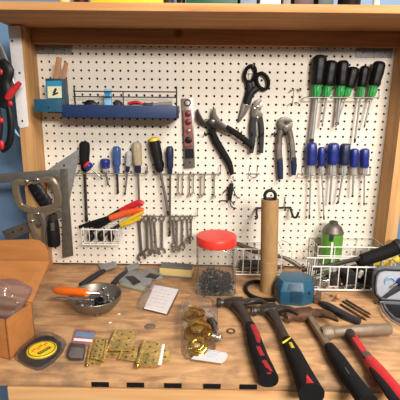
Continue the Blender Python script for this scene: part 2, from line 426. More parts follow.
gs = [((320.5, 55), (317.2, 85), (316.3, 97), (311.3, 143), 12.5, 'longest black-gripped green screwdriver at the left end of its rail', .27),
      ((332, 60.5), (328, 86), (326.5, 97), (322, 127), 11.5, 'black and green screwdriver second from left on the upper rail', .13),
      ((343.3, 60.5), (341, 86), (339.8, 97), (337, 125), 11, 'black and green screwdriver third from left with a wide bright shaft', .22),
      ((354, 67), (348.8, 88), (346, 97), (335.5, 127.5), 10.5, 'black and green screwdriver whose thin shaft crosses behind its neighbour', .1),
      ((365, 66), (361.6, 87), (360.3, 97), (354.5, 143), 8.5, 'slim black and green screwdriver with a long thin shaft', .13),
      ((380, 61.5), (374, 86), (371.3, 97), (364, 128), 11.5, 'black and green screwdriver leaning at the right end of its rail', .13)]
for i, (a, b, c, d, w, l, sr) in enumerate(gs):
    screwdriver(a, b, c, d, w, l, 'black', 'green', 'shaft', -1.0-.06*(i % 2), sr, GB, tipk='flat' if i % 2 == 0 else 'cross')
wrack(307, 379, 97.5, -1.75, 'zinc wire rail holding the black and green screwdrivers', ((307.5, 90), (379, 91)))
bs = [((312, 142.4), (311, 165), (310.6, 175.6), (309.3, 219), 10.2, 'blue screwdriver at the left end of its rail, long thin shaft', .12),
      ((321.8, 147), (321.3, 166), (322, 175.6), (324, 220), 7.2, 'narrow blue screwdriver with the longest shaft, second on its rail', .1),
      ((333.6, 142.8), (332.4, 164.4), (331.8, 175), (329.5, 204.8), 11, 'fat bright blue screwdriver third from left on its rail', .14),
      ((345.6, 143.5), (343.8, 165), (343, 175), (337.8, 203.6), 10, 'darker blue screwdriver with its shaft slanting left', .13),
      ((354.6, 148.5), (353.8, 167), (353.4, 175), (352.5, 197), 8.2, 'short blue screwdriver, second from the right on its rail', .13),
      ((364.6, 148.5), (364.6, 167.3), (364.4, 175), (364, 205.5), 9, 'blue screwdriver at the right end of its rail', .1)]
for i, (a, b, c, d, w, l, sr) in enumerate(bs):
    screwdriver(a, b, c, d, w, l, 'navydk' if i == 3 else 'navy', 'clearh', 'shaft', -1.0-.06*(i % 2), sr, 'blue screwdrivers in the middle right rail')
wrack(301.5, 370, 175.5, -1.7, 'zinc wire rail holding the blue screwdrivers', ((301.8, 167), (370, 168)))
# left rail
screwdriver((84.6, 141.5), (84.4, 164), (84.6, 171), (86.6, 222), 10, 'long black-handled screwdriver hanging left of the stubby ones', 'rubber', 'rubber', 'dark_steel', -1.0, .2)
t = screwdriver((85.2, 163.5), (91, 168.5), (93, 170), (101, 177.5), 8.5, 'stubby blue and red screwdriver poking out sideways from the rail', 'navy', None, 'steel', -2.2, .12, cap='red', capt=.4)
screwdriver((105, 158.8), (105.3, 168), (105.8, 172), (108.3, 185), 9.5, 'stubby round blue screwdriver on the left rail', 'navy', 'clearh', 'steel', -1.0, .13)
screwdriver((116.5, 146.3), (116.9, 165), (117.1, 174), (118, 193.5), 8.2, 'translucent blue screwdriver on the left rail', 'bluecl', 'bluecl', 'dark_steel', -1.0, .15)
screwdriver((129, 151.5), (128, 166), (127.5, 172), (125, 195), 6.2, 'small clear-handled screwdriver leaning on the left rail', 'clearh', 'navydk', 'steel', -1.0, .11)
screwdriver((136.5, 142), (137.8, 165), (138.2, 174), (139.5, 210), 9.4, 'amber clear-handled screwdriver at the right of the left rail', 'amber', 'navydk', 'steel', -1.0, .15)
wrack(76, 147, 173.5, -1.5, 'zinc wire rail holding the mixed screwdrivers on the left', ((147, 165),))
screwdriver((153.3, 137.3), (159.6, 168.5), (160.5, 172), (168.6, 215), 10.6, 'yellow-capped black screwdriver in the middle of the pegboard', 'black', 'rubber', 'steel', -1.3, .2, cap='yellow', capt=.11)
screwdriver((169.7, 146.2), (170, 168), (170.2, 174), (169.6, 236), 7.2, 'dark navy nut driver right of the yellow-capped screwdriver', 'navydk', 'navydk', 'dull', -1.0, .16, name='nut_driver')

# wrenches
def wrench(a, b, y, label, w=.24, th=.14, m='steel', group=None, open_r=None):
    A, C = W(*a, y), W(*b, y); d = (C-A).normalized(); s = d.cross(V((0, 1, 0))).normalized()
    t = thing('combination_wrench', label, 'wrench', A, group)
    ro = w*1.25; oo = open_r or w*1.6
    MB().plate_ring(A+d*ro*.6, YD, ro, ro*.55, th*1.4, 14).build('ring_end', m, t)
    p0, p1 = A+d*(ro*1.4), C-d*(oo*1.5)
    MB().sweep([p0, lerp(p0, p1, .1), lerp(p0, p1, .9), p1], [(w*.62, th*.5), (w*.5, th*.5), (w*.5, th*.5), (w*.75, th*.5)], 8, YD, sq=3).build('shank', m, t)
    MB().plate_ring(C-d*oo*.9, YD, oo, oo*.5, th*1.5, 12, a0=.75-.3, a1=2*math.pi-.75-.3, ref=d).build('open_end', m, t)
    return t
GU = 'small wrenches on the upper wrench rail'
for px, vb, w, l in ((178.5, 196, .17, 'small wrench first on the upper rail, right of the navy nut driver'), (182.8, 196, .15, 'small wrench second on the upper rail'),
                     (189.8, 197, .17, 'small wrench third on the upper rail, below the hanging silver plate'), (193.6, 195, .14, 'small wrench fourth on the upper rail'),
                     (201, 198, .17, 'small wrench fifth on the upper rail'), (204.6, 196, .14, 'small wrench sixth on the upper rail'),
                     (214.3, 199, .18, 'small wrench hanging alone at the right end of the upper rail')):
    wrench((px, 174.5), (px-.3, vb), -.55, l, w, .1, 'zinc', GU)
wrack(154, 221, 174, -.75, 'zinc wire rail holding the small wrenches', ((147.5, 166), (220.5, 165)), hooks=(178.5, 182.8, 189.8, 193.6, 201, 204.6, 214.3))
GL = 'larger wrenches on the lower wrench rail'
for a, b, w, y, l in (((138.7, 217), (142, 261), .34, -.5, 'longest steel wrench at the left end of the lower rail'),
                      ((146.6, 216.5), (147.6, 257), .34, -.95, 'large wrench second on the lower rail'),
                      ((150.3, 216.5), (152.8, 256), .32, -.6, 'large wrench third on the lower rail, in the tight bunch'),
                      ((154, 218), (156.6, 254), .28, -.35, 'wrench at the right of the tight bunch on the lower rail'),
                      ((162, 216.5), (162, 255), .3, -.6, 'single wrench in the middle of the lower rail with clear space around it'),
                      ((172.5, 217), (174.4, 248), .24, -.5, 'wrench just right of the long tip of the navy driver on the lower rail'),
                      ((177, 216.5), (176.4, 253), .3, -.9, 'bright wrench with a large open jaw on the right half of the lower rail'),
                      ((182.5, 216.5), (182, 250), .25, -.5, 'wrench third from the right on the lower rail'),
                      ((187.2, 216.5), (188.3, 242), .2, -.5, 'short wrench second from the right on the lower rail'),
                      ((191.3, 216.5), (191, 241), .19, -.5, 'short wrench at the right end of the lower rail')):
    wrench(a, b, y, l, w*1.2, .14, 'steel' if w < .33 else 'dull', GL)
wrack(141, 197.5, 216, -.75, 'zinc wire rail holding the larger wrenches', ((197.5, 208),), hooks=(146.6, 150.3, 154, 162, 172.5, 177, 182.5, 187.2, 191.3))

# wall tray with wire rail
yT = -4.2
p0, p1 = W(61, 104.2, yT), W(177, 106, yT); q0, q1 = W(61, 117.3, yT), W(177, 119, yT)
zt, zb = (p0.z+p1.z)/2, (q0.z+q1.z)/2; xa, xb = p0.x, p1.x
tr = thing('wall_tray', 'long navy metal tray with a black wire back rail on the pegboard', 'tray', ((xa+xb)/2, -2.1, zb))
m = MB(); xm = (xa+xb)/2
m.box((xm, yT+.04, (zt+zb)/2), (xb-xa, .08, zt-zb), bev=.02).box((xm, yT/2, zb+.04), (xb-xa, -yT, .08), bev=.02)
m.box((xa+.04, yT/2, (zt+zb)/2), (.08, -yT, zt-zb), bev=.02).box((xb-.04, yT/2, (zt+zb)/2), (.08, -yT, zt-zb), bev=.02)
m.build('trough', 'tray', tr)
yR = -3.2; m = MB()
for v in (91.2, 96.6): a, b = W(73, v, yR), W(177, v+.8, yR); m.sweep([a, b], .075, 8)
m.build('wire_rail', 'blackwire', tr)
for px, v in ((74, 85.5), (123, 91), (176.5, 86.5)):
    a = W(px, v, yR); MB().sweep([a, (a.x, yR, zb+.1)], .09 if px != 123 else .07, 8).sweep([(a.x, yR, zb+.9), (a.x, 0, zb+.9)], .07, 8).build('rail_post', 'blackwire', tr)
a = W(178.5, 110, -2.5); MB().ring((a.x+.1, -2.6, a.z), (1, 0, 0), .35, .06).build('side_hook', 'zinc', tr)
# tray contents
c = W(108.3, 104, -2.6); t = thing('glue_stick', 'pale blue stick standing upright in the navy tray', 'glue stick', (c.x, c.y, zb+.08))
z1 = W(108, 89, -2.6).z
MB().box((c.x, c.y, (zb+.08+z1)/2), (.86, .5, z1-zb-.08), bev=.08).build('body', 'ltblue', t)
MB().box((c.x, c.y-.26, z1-.75), (.6, .03, .5)).build('label_panel', 'cyan', t)
def lump(px0, px1, vtop, y, m, name, label, cat):
    a, b = W(px0, vtop, y), W(px1, vtop, y); cx = (a.x+b.x)/2; w = b.x-a.x; h = a.z-zb-.08
    t = thing(name, label, cat, (cx, y, zb+.08))
    MB().sweep([(a.x, y, zb+.08+h*.45), (cx-w*.2, y, zb+.08+h*.5), (cx+w*.15, y, zb+.08+h*.5), (b.x, y, zb+.08+h*.5)], [(.25, h*.42), (.45, h*.5), (.4, h*.48), (.15, h*.25)], 12).build('body', m, t)
    return t
t = lump(85, 98, 99.5, -2.6, 'black', 'binder_clip', 'black clip lying at the left end of the navy tray', 'clip')
t = lump(115, 122.5, 99.6, -2.6, 'soot', 'charcoal_block', 'charcoal block in the tray right of the pale blue stick', 'block')
# red handled pliers lying in the tray
a, b = W(128, 106, -3), W(143, 106, -3); zc = W(135, 104, -3).z
t = thing('pliers', 'red-handled pliers lying in the navy tray', 'pliers', ((a.x+b.x)/2, -3, zc-.3))
MB().sweep(smooth_path([(a.x, -3.2, zc+.05), (a.x+.8, -3.2, zc+.22), (b.x-.5, -3.2, zc+.2), (b.x, -3.1, zc)], 4), .17, 8).build('handle', 'red', t)
MB().sweep(smooth_path([(a.x, -2.6, zc+.0), (a.x+.8, -2.4, zc+.05), (b.x-.5, -2.4, zc+.05), (b.x, -2.6, zc)], 4), .16, 8).build('handle', 'red', t)
MB().sweep([(b.x, -2.85, zc), (b.x+.5, -2.85, zc), (b.x+1.2, -2.85, zc-.05)], [(.3, .18), (.3, .2), (.1, .12)], 8).build('jaws', 'dark_steel', t)
a, b = W(146, 106, -2.4), W(172, 104, -2.4)
t = thing('scraper', 'grey tool with a pinkish handle at the right end of the navy tray', 'tool', ((a.x+b.x)/2, -2.4, zb+.1))
MB().sweep([a+V((0, 0, .0)), lerp(a, b, .5)+V((0, 0, .1)), b], [(.2, .16), (.26, .24), (.2, .3)], 10).build('body', 'greyplastic', t)
MB().sweep([lerp(a, b, .05)+V((0, -.1, .2)), lerp(a, b, .3)+V((0, -.1, .3))], [.1, .14], 8).build('handle', 'pink', t)
# teal bin with pencils
bx0, bx1 = W(33.5, 99, -4.6), W(60.8, 99.5, -4.6); bzb = W(47, 112, -4.6).z; bzt = bx0.z
tb = thing('wall_bin', 'teal wall bin with a raised pencil pocket', 'bin', ((bx0.x+bx1.x)/2, -2.3, bzb))
cx, w = (bx0.x+bx1.x)/2, bx1.x-bx0.x
m = MB(); m.box((cx, -4.55, (bzt+bzb)/2), (w, .1, bzt-bzb), bev=.03).box((cx, -3.9, bzb+.06), (w, 1.3, .1), bev=.03)
m.box((bx0.x+.05, -3.95, (bzt+bzb)/2), (.1, 1.2, bzt-bzb), bev=.03).box((bx1.x-.05, -3.95, (bzt+bzb)/2), (.1, 1.2, bzt-bzb), bev=.03).box((cx, -3.3, (bzt+bzb)/2), (w, .1, bzt-bzb), bev=.03)
m.build('trough', 'teal', tb)
c = W(48.5, 107.5, -4.62); MB().cyl((c.x, -4.64, c.z), (c.x, -4.59, c.z), .12, n=10).build('screw', 'dark_steel', tb)
u0, u1 = W(45.5, 80, -3.2), W(62.8, 80, -3.2)
m = MB(); zt2 = W(50, 78.5, -3.2).z; zl = W(50, 113, -3.2).z; cx2, w2 = (u0.x+u1.x)/2, u1.x-u0.x
m.box((cx2, -3.2, (zt2+zl)/2), (w2, .1, zt2-zl), bev=.03).box((u0.x+.05, -2.35, (zt2+zl)/2), (.1, 1.7, zt2-zl), bev=.03)
m.box((u1.x-.05, -2.35, (zt2+zl)/2), (.1, 1.7, zt2-zl), bev=.03).box((cx2, -1.55, (zt2+zl)/2), (w2, .1, zt2-zl), bev=.03).box((cx2, -.8, (zt2+zl)/2-.4), (1.2, 1.5, 1.2)).box((cx2, -2.35, zl+.05), (w2, 1.7, .1), bev=.03)
m.build('pencil_pocket', 'teal3', tb)
lb = MB().prism(wpoly([(46.2, 81), (61.6, 80.5), (62.2, 98.5), (47, 98.8)], -3.27), (0, -.03, 0)).build('label_card', 'cyan', tb, 'blue and cream label card')
MB().prism(wpoly([(47.5, 86.5), (61.5, 86.2), (61.9, 97.8), (48, 98)], -3.31), (0, -.02, 0)).build('picture', 'cream', lb)
c = W(54.8, 91, -3.34); MB().box((c.x, -3.335, c.z), (.28, .02, .7), Matrix.Rotation(.5, 3, 'Y')).box((c.x+.02, -3.335, c.z-.35), (.75, .02, .2), Matrix.Rotation(-.4, 3, 'Y')).build('emblem', 'soot', lb)
def pencil(top, bot, y, w, label):
    a, b = W(*top, y), W(*bot, y); t = thing('carpenter_pencil', label, 'pencil', b, 'carpenter pencils in the teal bin')
    MB().sweep([b, a], [(w, .12)]*2, 8, YD, sq=5).build('body', 'pencil', t)
    MB().sweep([a-(b-a).normalized()*.0, a+(a-b).normalized()*.02], [(w*.45, .05)]*2, 6, YD).build('lead', 'soot', t)
pencil((59.2, 57.5), (54, 90), -2.5, .33, 'taller flat wooden pencil in the teal bin')
pencil((66.3, 62.2), (61.5, 88), -2.2, .25, 'shorter flat wooden pencil in the teal bin')

# silver hanging plate with pink packet
t = thing('hinge_packet', 'silver plate with a pink hardware packet hanging between tray and pliers', 'hardware packet', W(188, 168, -.4))
MB().prism(wpoly([(181.5, 98.5), (193, 98), (195, 167.5), (184, 168.5)], -.2), (0, -.16, 0), .04).build('plate', 'steel', t)
m = MB().prism(wpoly([(183, 110), (191.5, 109.5), (193.5, 146), (184.5, 147)], -.4), (0, -.3, 0), .1); m.build('packet', 'pink', t, 'pinkish red packet')
for px, py, mm, r in ((188, 114, 'brownred', .42), (188.3, 122, 'brownred', .45), (188.5, 131, 'nickel', .35), (188.6, 140, 'black', .5)):
    c = W(px, py, -.75); MB().ball(c, (r, .12, r*.9), 10).build('fitting', mm, t)
MB().prism(wpoly([(184.8, 149), (193.3, 148.5), (194, 158), (185.2, 158.6)], -.38), (0, -.06, 0)).build('dark_sticker', 'black', t, 'black sticker')
c = W(190, 162.5, -.4); MB().cyl((c.x, -.42, c.z), (c.x, -.36, c.z), .12, n=10).build('rivet', 'dark_steel', t)
c = W(187.5, 103.5, -.4); MB().ring((c.x, -.42, c.z+.1), YD, .38, .09).build('hang_loop', 'brownred', t)

# pegs / hooks
def peg_hook(px, py, label, m='blackwire', w=1.1, drop=.0, group=None):
    c = W(px, py, -.3); t = thing('peg_hook', label, 'hook', (c.x, 0, c.z), group)
    MB().box((c.x, -.12, c.z), (w, .16, .22), bev=.04).build('bar', m, t)
    MB().sweep(smooth_path([(c.x+w*.2, -.1, c.z+.55), (c.x+w*.2, -.25, c.z+.3), (c.x+w*.2, -.2, c.z)], 3), .06, 6).build('peg', m, t)
    for s in (-1, 1): MB().sweep(smooth_path([(c.x+s*w*.38, -.1, c.z), (c.x+s*w*.4, -1.0, c.z-.08), (c.x+s*w*.42, -1.5, c.z+.12), (c.x+s*w*.42, -1.55, c.z+.4)], 3), .075, 8).build('arm', m, t)
    return t
peg_hook(209, 134, 'black hook under the head of the large slip-joint pliers', w=1.3)
peg_hook(236, 133, 'black hook under the long upper handle of the slip-joint pliers', w=1.5)
peg_hook(256.5, 134.5, 'black hook across the locking pliers', w=1.6)
peg_hook(279, 134, 'black hook carrying the blue-gripped pliers', w=1.9)
def wire_hook(px, py, label, w=1.3):
    c = W(px, py, -.3); t = thing('peg_hook', label, 'hook', (c.x, 0, c.z))
    MB().sweep(smooth_path([(c.x-w/2, -.08, c.z+.9), (c.x-w/2, -.15, c.z), (c.x-w/2+.1, -.9, c.z-.25), (c.x, -1.2, c.z-.3), (c.x+w/2-.1, -.9, c.z-.25), (c.x+w/2, -.15, c.z), (c.x+w/2, -.08, c.z+.9)], 5), .07, 8).build('wire_loop', 'zinc', t)
    MB().box((c.x, -.12, c.z), (w+.8, .08, .12)).build('bar', 'zinc', t)
wire_hook(253.5, 174, 'empty zinc wire hook under the locking pliers', 1.05)
c = W(295.5, 90, -.3); t = thing('peg_hook', 'empty white and zinc double hook at upper right', 'hook', (c.x, 0, c.z))
MB().sweep(smooth_path([(c.x-.6, -.7, c.z-.15), (c.x-.35, -.2, c.z+.05), (c.x+.35, -.2, c.z+.05), (c.x+.6, -.7, c.z-.1)], 4), .09, 8).build('top_arm', 'zinc', t)
MB().sweep([(c.x-.05, -.15, c.z), (c.x-.15, -.15, c.z-1.7)], .1, 8).build('stem', 'wire', t)
MB().sweep(smooth_path([(c.x-.75, -.7, c.z-1.75), (c.x-.3, -.2, c.z-1.6), (c.x+.2, -.2, c.z-1.55), (c.x+.4, -.6, c.z-1.65)], 4), .07, 8).build('lower_arm', 'zinc', t)

# scissors
sc = thing('scissors', 'large black-handled shears hanging open on the pegboard', 'scissors', W(252, 95, -.4))
for (px, py, rw, rh, ang) in ((250, 74, 6.2, 9.2, .25), (262.5, 81.3, 6.6, 9.4, -.45)):
    c = W(px, py, -.5); s = 7.75; pts = []
    for k in range(20):
        q = 2*math.pi*k/20; x, z = rw/s*.82*math.cos(q), rh/s*.85*math.sin(q)
        pts.append(c+V((x*math.cos(ang)+z*math.sin(ang), 0, -x*math.sin(ang)+z*math.cos(ang))))
    MB().sweep(pts, [(.24, .26)]*20, 10, YD, closed=True).build('handle_loop', 'black', sc)
MB().sweep(smooth_path([W(247.5, 82, -.5), W(250, 88, -.5), W(245.5, 104, -.5)], 4), srad([(.42, .2), (.5, .2), (.35, .16)], 4), 10, YD, sq=3).build('handle_arm', 'black', sc)
MB().sweep(smooth_path([W(257.5, 88, -.6), W(251.5, 93, -.6), W(247, 104, -.6)], 4), srad([(.42, .18), (.45, .18), (.35, .14)], 4), 10, YD, sq=3).build('handle_arm', 'black', sc)
MB().prism(wpoly([(245, 93), (252.5, 97), (251, 105), (246, 114), (239, 122.5), (237.5, 121), (239.5, 113), (242, 103)], -.3), (0, -.12, 0), .03).build('blade', 'dull', sc)
MB().prism(wpoly([(247, 92), (250, 94), (247.5, 104), (243.5, 113), (238.2, 121), (240.5, 112), (243.5, 101)], -.45), (0, -.1, 0), .02).build('blade', 'dull', sc)
c = W(246.6, 105.5, -.58); MB().lathe((c.x, c.y+.05, c.z), (0, -1, 0), [(0, .2), (.08, .18), (.1, 0)], 14).build('pivot_screw', 'chrome', sc)
c = W(252.5, 63, -.2); MB().sweep([(c.x, 0, c.z-.4), (c.x, -.8, c.z-.45), (c.x, -.85, c.z)], .06, 8).build('hanging_peg', 'zinc', sc)
MB().sweep([W(250.3, 69, -.55), W(250.2, 80, -.55)], .05, 6).sweep([W(247.5, 72.5, -.55), W(253, 72.5, -.55)], .05, 6).build('spring_wire', 'zinc', sc)

# large slip joint pliers
sp = thing('slip_joint_pliers', 'large dark slip-joint pliers with black dipped handles', 'pliers', W(212, 122, -.6))
MB().prism(wpoly([(196.5, 109.5), (198.5, 108.5), (200, 113), (203.5, 119.5), (210, 119), (215.5, 122), (216.5, 128), (212, 132), (206, 126.5), (199.5, 124), (196, 119)], -.45), (0, -.35, 0), .06).build('lower_jaw', 'dark_steel', sp)
MB().prism(wpoly([(213, 106), (215.5, 108.5), (216.5, 114.5), (221, 121), (227, 126), (232, 130), (229, 134), (221, 130), (213, 128), (206, 121.5), (211, 117.5)], -.8), (0, -.35, 0), .06).build('upper_jaw', 'dark_steel', sp)
MB().sweep(smooth_path([W(226, 127, -1), W(236, 133.5, -1), W(246, 141, -1), W(253, 147.5, -1)], 4), srad([(.36, .2), (.42, .28), (.42, .28), (.3, .24)], 4), 10, YD).build('handle', 'rubber', sp)
MB().sweep(smooth_path([W(211, 128, -.65), W(215, 139, -.65), W(222, 151, -.65), W(229, 163, -.65), W(232, 174.5, -.65)], 4), srad([(.45, .2), (.5, .26), (.5, .28), (.45, .28), (.3, .22)], 4), 10, YD).build('handle', 'rubber', sp)
c = W(212.5, 122, -1.2); MB().lathe((c.x, c.y+.08, c.z), (0, -1, 0), [(0, .3), (.1, .28), (.14, 0)], 14).build('pivot_bolt', 'chrome', sp)

# locking pliers
lp = thing('locking_pliers', 'grey locking pliers with black handles hanging below the shears', 'pliers', W(257, 125, -.6))
MB().prism(wpoly([(252.5, 104.5), (255.5, 100), (260, 98.5), (261.5, 101), (258.5, 104.5), (258.5, 110), (262.5, 113.5), (262, 120), (256, 122), (251.5, 119), (251, 111)], -.5), (0, -.45, 0), .08).build('jaw', 'dull', lp)
MB().prism(wpoly([(258, 104), (261.8, 101.5), (262.3, 106), (260, 111), (257.3, 110)], -.4), (0, -.3, 0), .05).build('jaw', 'steel', lp)
MB().sweep(smooth_path([W(254, 117, -.75), W(252.5, 128, -.75), W(253, 140, -.75), W(251, 153, -.75)], 4), srad([(.4, .25), (.36, .25), (.34, .25), (.28, .2)], 4), 10, YD, sq=3).build('handle', 'soot', lp)
MB().sweep(smooth_path([W(259.5, 117, -.75), W(261.5, 128, -.75), W(261.5, 140, -.75), W(261, 153, -.75)], 4), srad([(.4, .25), (.34, .25), (.32, .25), (.28, .2)], 4), 10, YD, sq=3).build('handle', 'soot', lp)
MB().sweep([W(256, 118, -.8), W(257, 136, -.8)], [(.2, .1)]*2, 8, YD).build('lever', 'steel', lp)
for px, py in ((254.5, 109), (257.5, 118), (258, 107)):
    c = W(px, py, -1.0); MB().lathe((c.x, c.y+.1, c.z), (0, -1, 0), [(0, .16), (.08, .15), (.1, 0)], 12).build('rivet', 'chrome', lp)

# blue gripped pliers (round head)
bp_ = thing('tongue_groove_pliers', 'grey pliers with dark blue grip ends hanging on a black hook', 'pliers', W(285, 130, -.6))
MB().prism(wpoly([(277.5, 121), (280, 117.5), (285, 116.5), (290, 118), (292.5, 121.5), (288.5, 123), (284.5, 121.5), (283, 124.5), (286, 128), (283.5, 131), (278.5, 129)], -.5), (0, -.45, 0), .08).build('jaw', 'dull', bp_)
MB().prism(wpoly([(286, 124.5), (292.3, 122.5), (292, 127), (289, 131.5), (284.5, 132.5), (282, 129), (284, 126)], -.75), (0, -.4, 0), .08).build('jaw', 'dull', bp_)
MB().sweep(smooth_path([W(282, 128, -.7), W(279.5, 138, -.7), W(279, 150, -.7), W(279.5, 160, -.7)], 4), srad([(.42, .22), (.36, .22), (.38, .26), (.4, .28)], 4), 10, YD, sq=3).build('handle', 'dull', bp_)
MB().sweep(smooth_path([W(288.5, 129, -.85), W(291, 138, -.85), W(292.5, 150, -.85), W(293, 160, -.85)], 4), srad([(.42, .22), (.36, .22), (.36, .26), (.38, .28)], 4), 10, YD, sq=3).build('handle', 'dull', bp_)
MB().sweep([W(279.5, 158, -.7), W(280, 168, -.7), W(280.5, 179, -.7)], [(.42, .3), (.42, .32), (.36, .26)], 12, YD).build('grip', 'navydk', bp_, 'dark blue grip')
MB().sweep([W(293, 157, -.85), W(294, 166, -.85), W(293.5, 175, -.85)], [(.4, .3), (.4, .32), (.3, .24)], 12, YD).build('grip', 'navydk', bp_, 'dark blue grip')
c = W(286.5, 127, -1.2); MB().lathe((c.x, c.y+.08, c.z), (0, -1, 0), [(0, .2), (.08, .18), (.1, 0)], 12).build('pivot_bolt', 'steel', bp_)

# small folded multi tool
mt = thing('folding_hex_keys', 'small black folding hex key set hanging on a wire hook', 'hex key set', W(231, 195, -.5))
MB().sweep([W(231.8, 183.5, -.6), W(230.5, 190, -.6), W(229.5, 200, -.6)], [(.26, .22), (.36, .3), (.26, .22)], 10, YD, sq=3).build('body', 'black', mt)
for pts in ([(229.5, 187), (225, 191), (223, 193.5)], [(233, 188), (235.5, 195), (238.5, 198), (240, 197.5)], [(228.5, 201), (222, 200.5), (219.5, 200.5)], [(230, 200), (231, 206), (236.5, 208.5)], [(230, 200), (233, 203), (234, 205)]):
    MB().sweep(smooth_path([W(a, b, -.6) for a, b in pts], 3), .075, 6).build('hex_key', 'dark_steel', mt)
MB().sweep(smooth_path([W(230, 176, -.1), W(230.5, 178, -.6), W(231.3, 181.5, -.75), W(232, 184, -.6)], 3), .06, 6).sweep(smooth_path([W(233.5, 176, -.1), W(233.5, 179, -.6), W(232.5, 184, -.6)], 3), .05, 6).build('hang_wire', 'zinc', mt)

# black double hook behind the tube
c = W(276, 207.5, -.4)
dh = thing('double_hook', 'wide black two-armed hook behind the cardboard tube', 'hook', (c.x, 0, c.z))
MB().sweep([W(255.5, 208, -.4), W(291, 207.5, -.4)], .13, 8).build('cross_bar', 'blackwire', dh)
for pts in ([(257, 208), (256.5, 213), (257.2, 217), (255.5, 219)], [(290.5, 207.5), (291.5, 212), (293.5, 217), (296.5, 217), (298.5, 212)]):
    ys = [-.4, -1.2, -2, -2.4, -2.5]
    MB().sweep(smooth_path([W(a, b, ys[i]) for i, (a, b) in enumerate(pts)], 4), .16, 8).build('hook_arm', 'blackwire', dh)
MB().sweep([W(285, 197, -.15), W(285, 208, -.4)], .06, 8).build('peg', 'blackwire', dh)

# ------------------------------------------------------------------ baskets and things in them
def wire_basket(name, label, x0, x1, y0, y1, z0, z1, step, bars, r=.085, hooks=True):
    t = thing(name, label, 'wire basket', ((x0+x1)/2, (y0+y1)/2, z0))
    def rect(z, i=0): return [(x0+i, y0+i, z), (x1-i, y0+i, z), (x1-i, y1-i, z), (x0+i, y1-i, z)]
    m = MB()
    for z in bars: m.sweep(rect(z), r, 6, closed=True)
    m.build('rim', 'wire', t)
    m = MB(); n = max(2, round((x1-x0)/step))
    for i in range(n+1):
        x = x0+(x1-x0)*i/n; m.sweep([(x, y0, z1), (x, y0, z0+.05), (x, y1, z0+.05), (x, y1, z1)], r*.8, 6)
    k = max(1, round((y1-y0)/step))
    for i in range(k+1):
        y = y0+(y1-y0)*i/k; m.sweep([(x0, y, z1), (x0, y, z0+.05), (x1, y, z0+.05), (x1, y, z1)], r*.8, 6)
    m.build('wire_grid', 'wire', t)
    return t
# small basket on the pegboard
a = W(81.5, 229.3, -2.6); b = W(118.5, 229.8, -2.6); zl = W(100, 245, -2.6).z
wire_basket('wire_basket', 'small white wire basket hung on the pegboard below the long screwdriver', a.x, b.x, -2.6, -.15, zl, a.z, .95, (zl+.05, a.z))
def grip_tool(pts, ys, grip_i, label, gm, rr, sm='black'):
    P = [W(px, py, y) for (px, py), y in zip(pts, ys)]
    t = thing('pliers', label, 'pliers', P[0])
    MB().sweep(P[:grip_i+1], rr[:grip_i+1], 10, YD).build('jaws', sm, t)
    MB().sweep(smooth_path(P[grip_i:], 4), srad(rr[grip_i:], 4), 12, YD).build('grip', gm, t)
    return t
grip_tool([(79, 227), (92, 224), (108, 219), (121, 211), (138, 203), (143.5, 204.5)], [-1.6]*4+[-2, -2.1], 3, 'red-gripped pliers on top in the small basket', 'red', [(.2, .15), (.45, .3), (.45, .35), (.42, .35), (.45, .35), (.3, .3)])
grip_tool([(90, 232), (104, 223), (110, 218.5), (124, 213.5), (140, 210), (143, 210.5)], [-2.2]*4+[-2.4, -2.4], 2, 'orange-gripped pliers under the red pair in the small basket', 'orangered', [(.2, .2), (.4, .3), (.42, .36), (.45, .38), (.38, .34), (.25, .25)])
grip_tool([(104, 236), (113, 229), (120, 224.5), (130, 219), (143.5, 211.5)], [-1.9, -2, -2.2, -2.4, -2.5], 2, 'yellow-gripped pliers in the small basket, upper handle', 'yellowgrip', [(.15, .15), (.2, .2), (.22, .22), (.28, .26), (.24, .22)], 'soot')
MB().sweep(smooth_path([W(121, 226, -2.5), W(131, 222.5, -2.7), W(141, 217, -2.8)], 4), srad([(.2, .2), (.26, .24), (.22, .2)], 4), 10, YD).build('grip', 'yellowgrip', bpy.data.objects['pliers.003'] if 'pliers.003' in bpy.data.objects else None)
for px, py, l, r in ((91, 237, 'black lump of a tool head at the left inside the small basket', .75), (101, 237.5, 'black tool head in the middle of the small basket', .8), (111, 236.5, 'dark tool end at the right inside the small basket', .7)):
    c = W(px, py, -1.4); t = thing('dark_fitting', l, 'tool', (c.x, c.y, zl+.1))
    MB().ball((c.x, c.y, zl+.1+r*.9), (r*.7, .55, r*.9), 10).build('body', 'black', t)
    MB().cyl((c.x, c.y, zl+.1+r*1.3), (c.x+.2, c.y, zl+.1+r*2), .22, .14, 8).build('stub', 'dark_steel', t)

# long basket at the back, middle
a = W(236, 240, -3.0); x1 = W(290, 241, -.6).x; zl = .28
wire_basket('wire_basket', 'white wire basket at the back of the bench behind the cardboard tube', a.x, W(282, 245, -3).x, -3.3, -.4, .3, W(240, 249, -3.3).z, 1.05, (.35, W(240, 249, -3.3).z))
zz = W(240, 249, -3.3).z
t = thing('wood_rasp', 'dark brown handled tool lying across the middle wire basket', 'tool', W(262, 256, -2))
MB().sweep(smooth_path([W(236, 243, -1.2), W(252, 250, -1.6), W(268, 253, -2), W(285, 258, -2.2)], 4), srad([(.3, .25), (.5, .4), (.45, .35), (.25, .2)], 4), 10).build('handle', 'wooddk', t)
MB().sweep([W(284, 257.5, -2.2), W(293, 262, -2.6), W(301, 267.5, -3)], [(.3, .25), (.36, .3), (.3, .25)], 8, sq=3).build('blade', 'dull', t)
t = thing('tool_block', 'grey block of tools filling the bottom of the middle wire basket', 'tool', W(262, 262, -1.6))
MB().box((W(258, 262, -1.6).x, -1.7, 1.0), (5.0, 1.8, 1.1), bev=.25).build('body', 'soot', t)
MB().sweep([(W(240, 262, -1.6).x, -2.4, .9), (W(283, 262, -1.6).x, -2.3, 1.1)], [(.3, .4), (.25, .3)], 8).build('bar', 'wooddk', t)

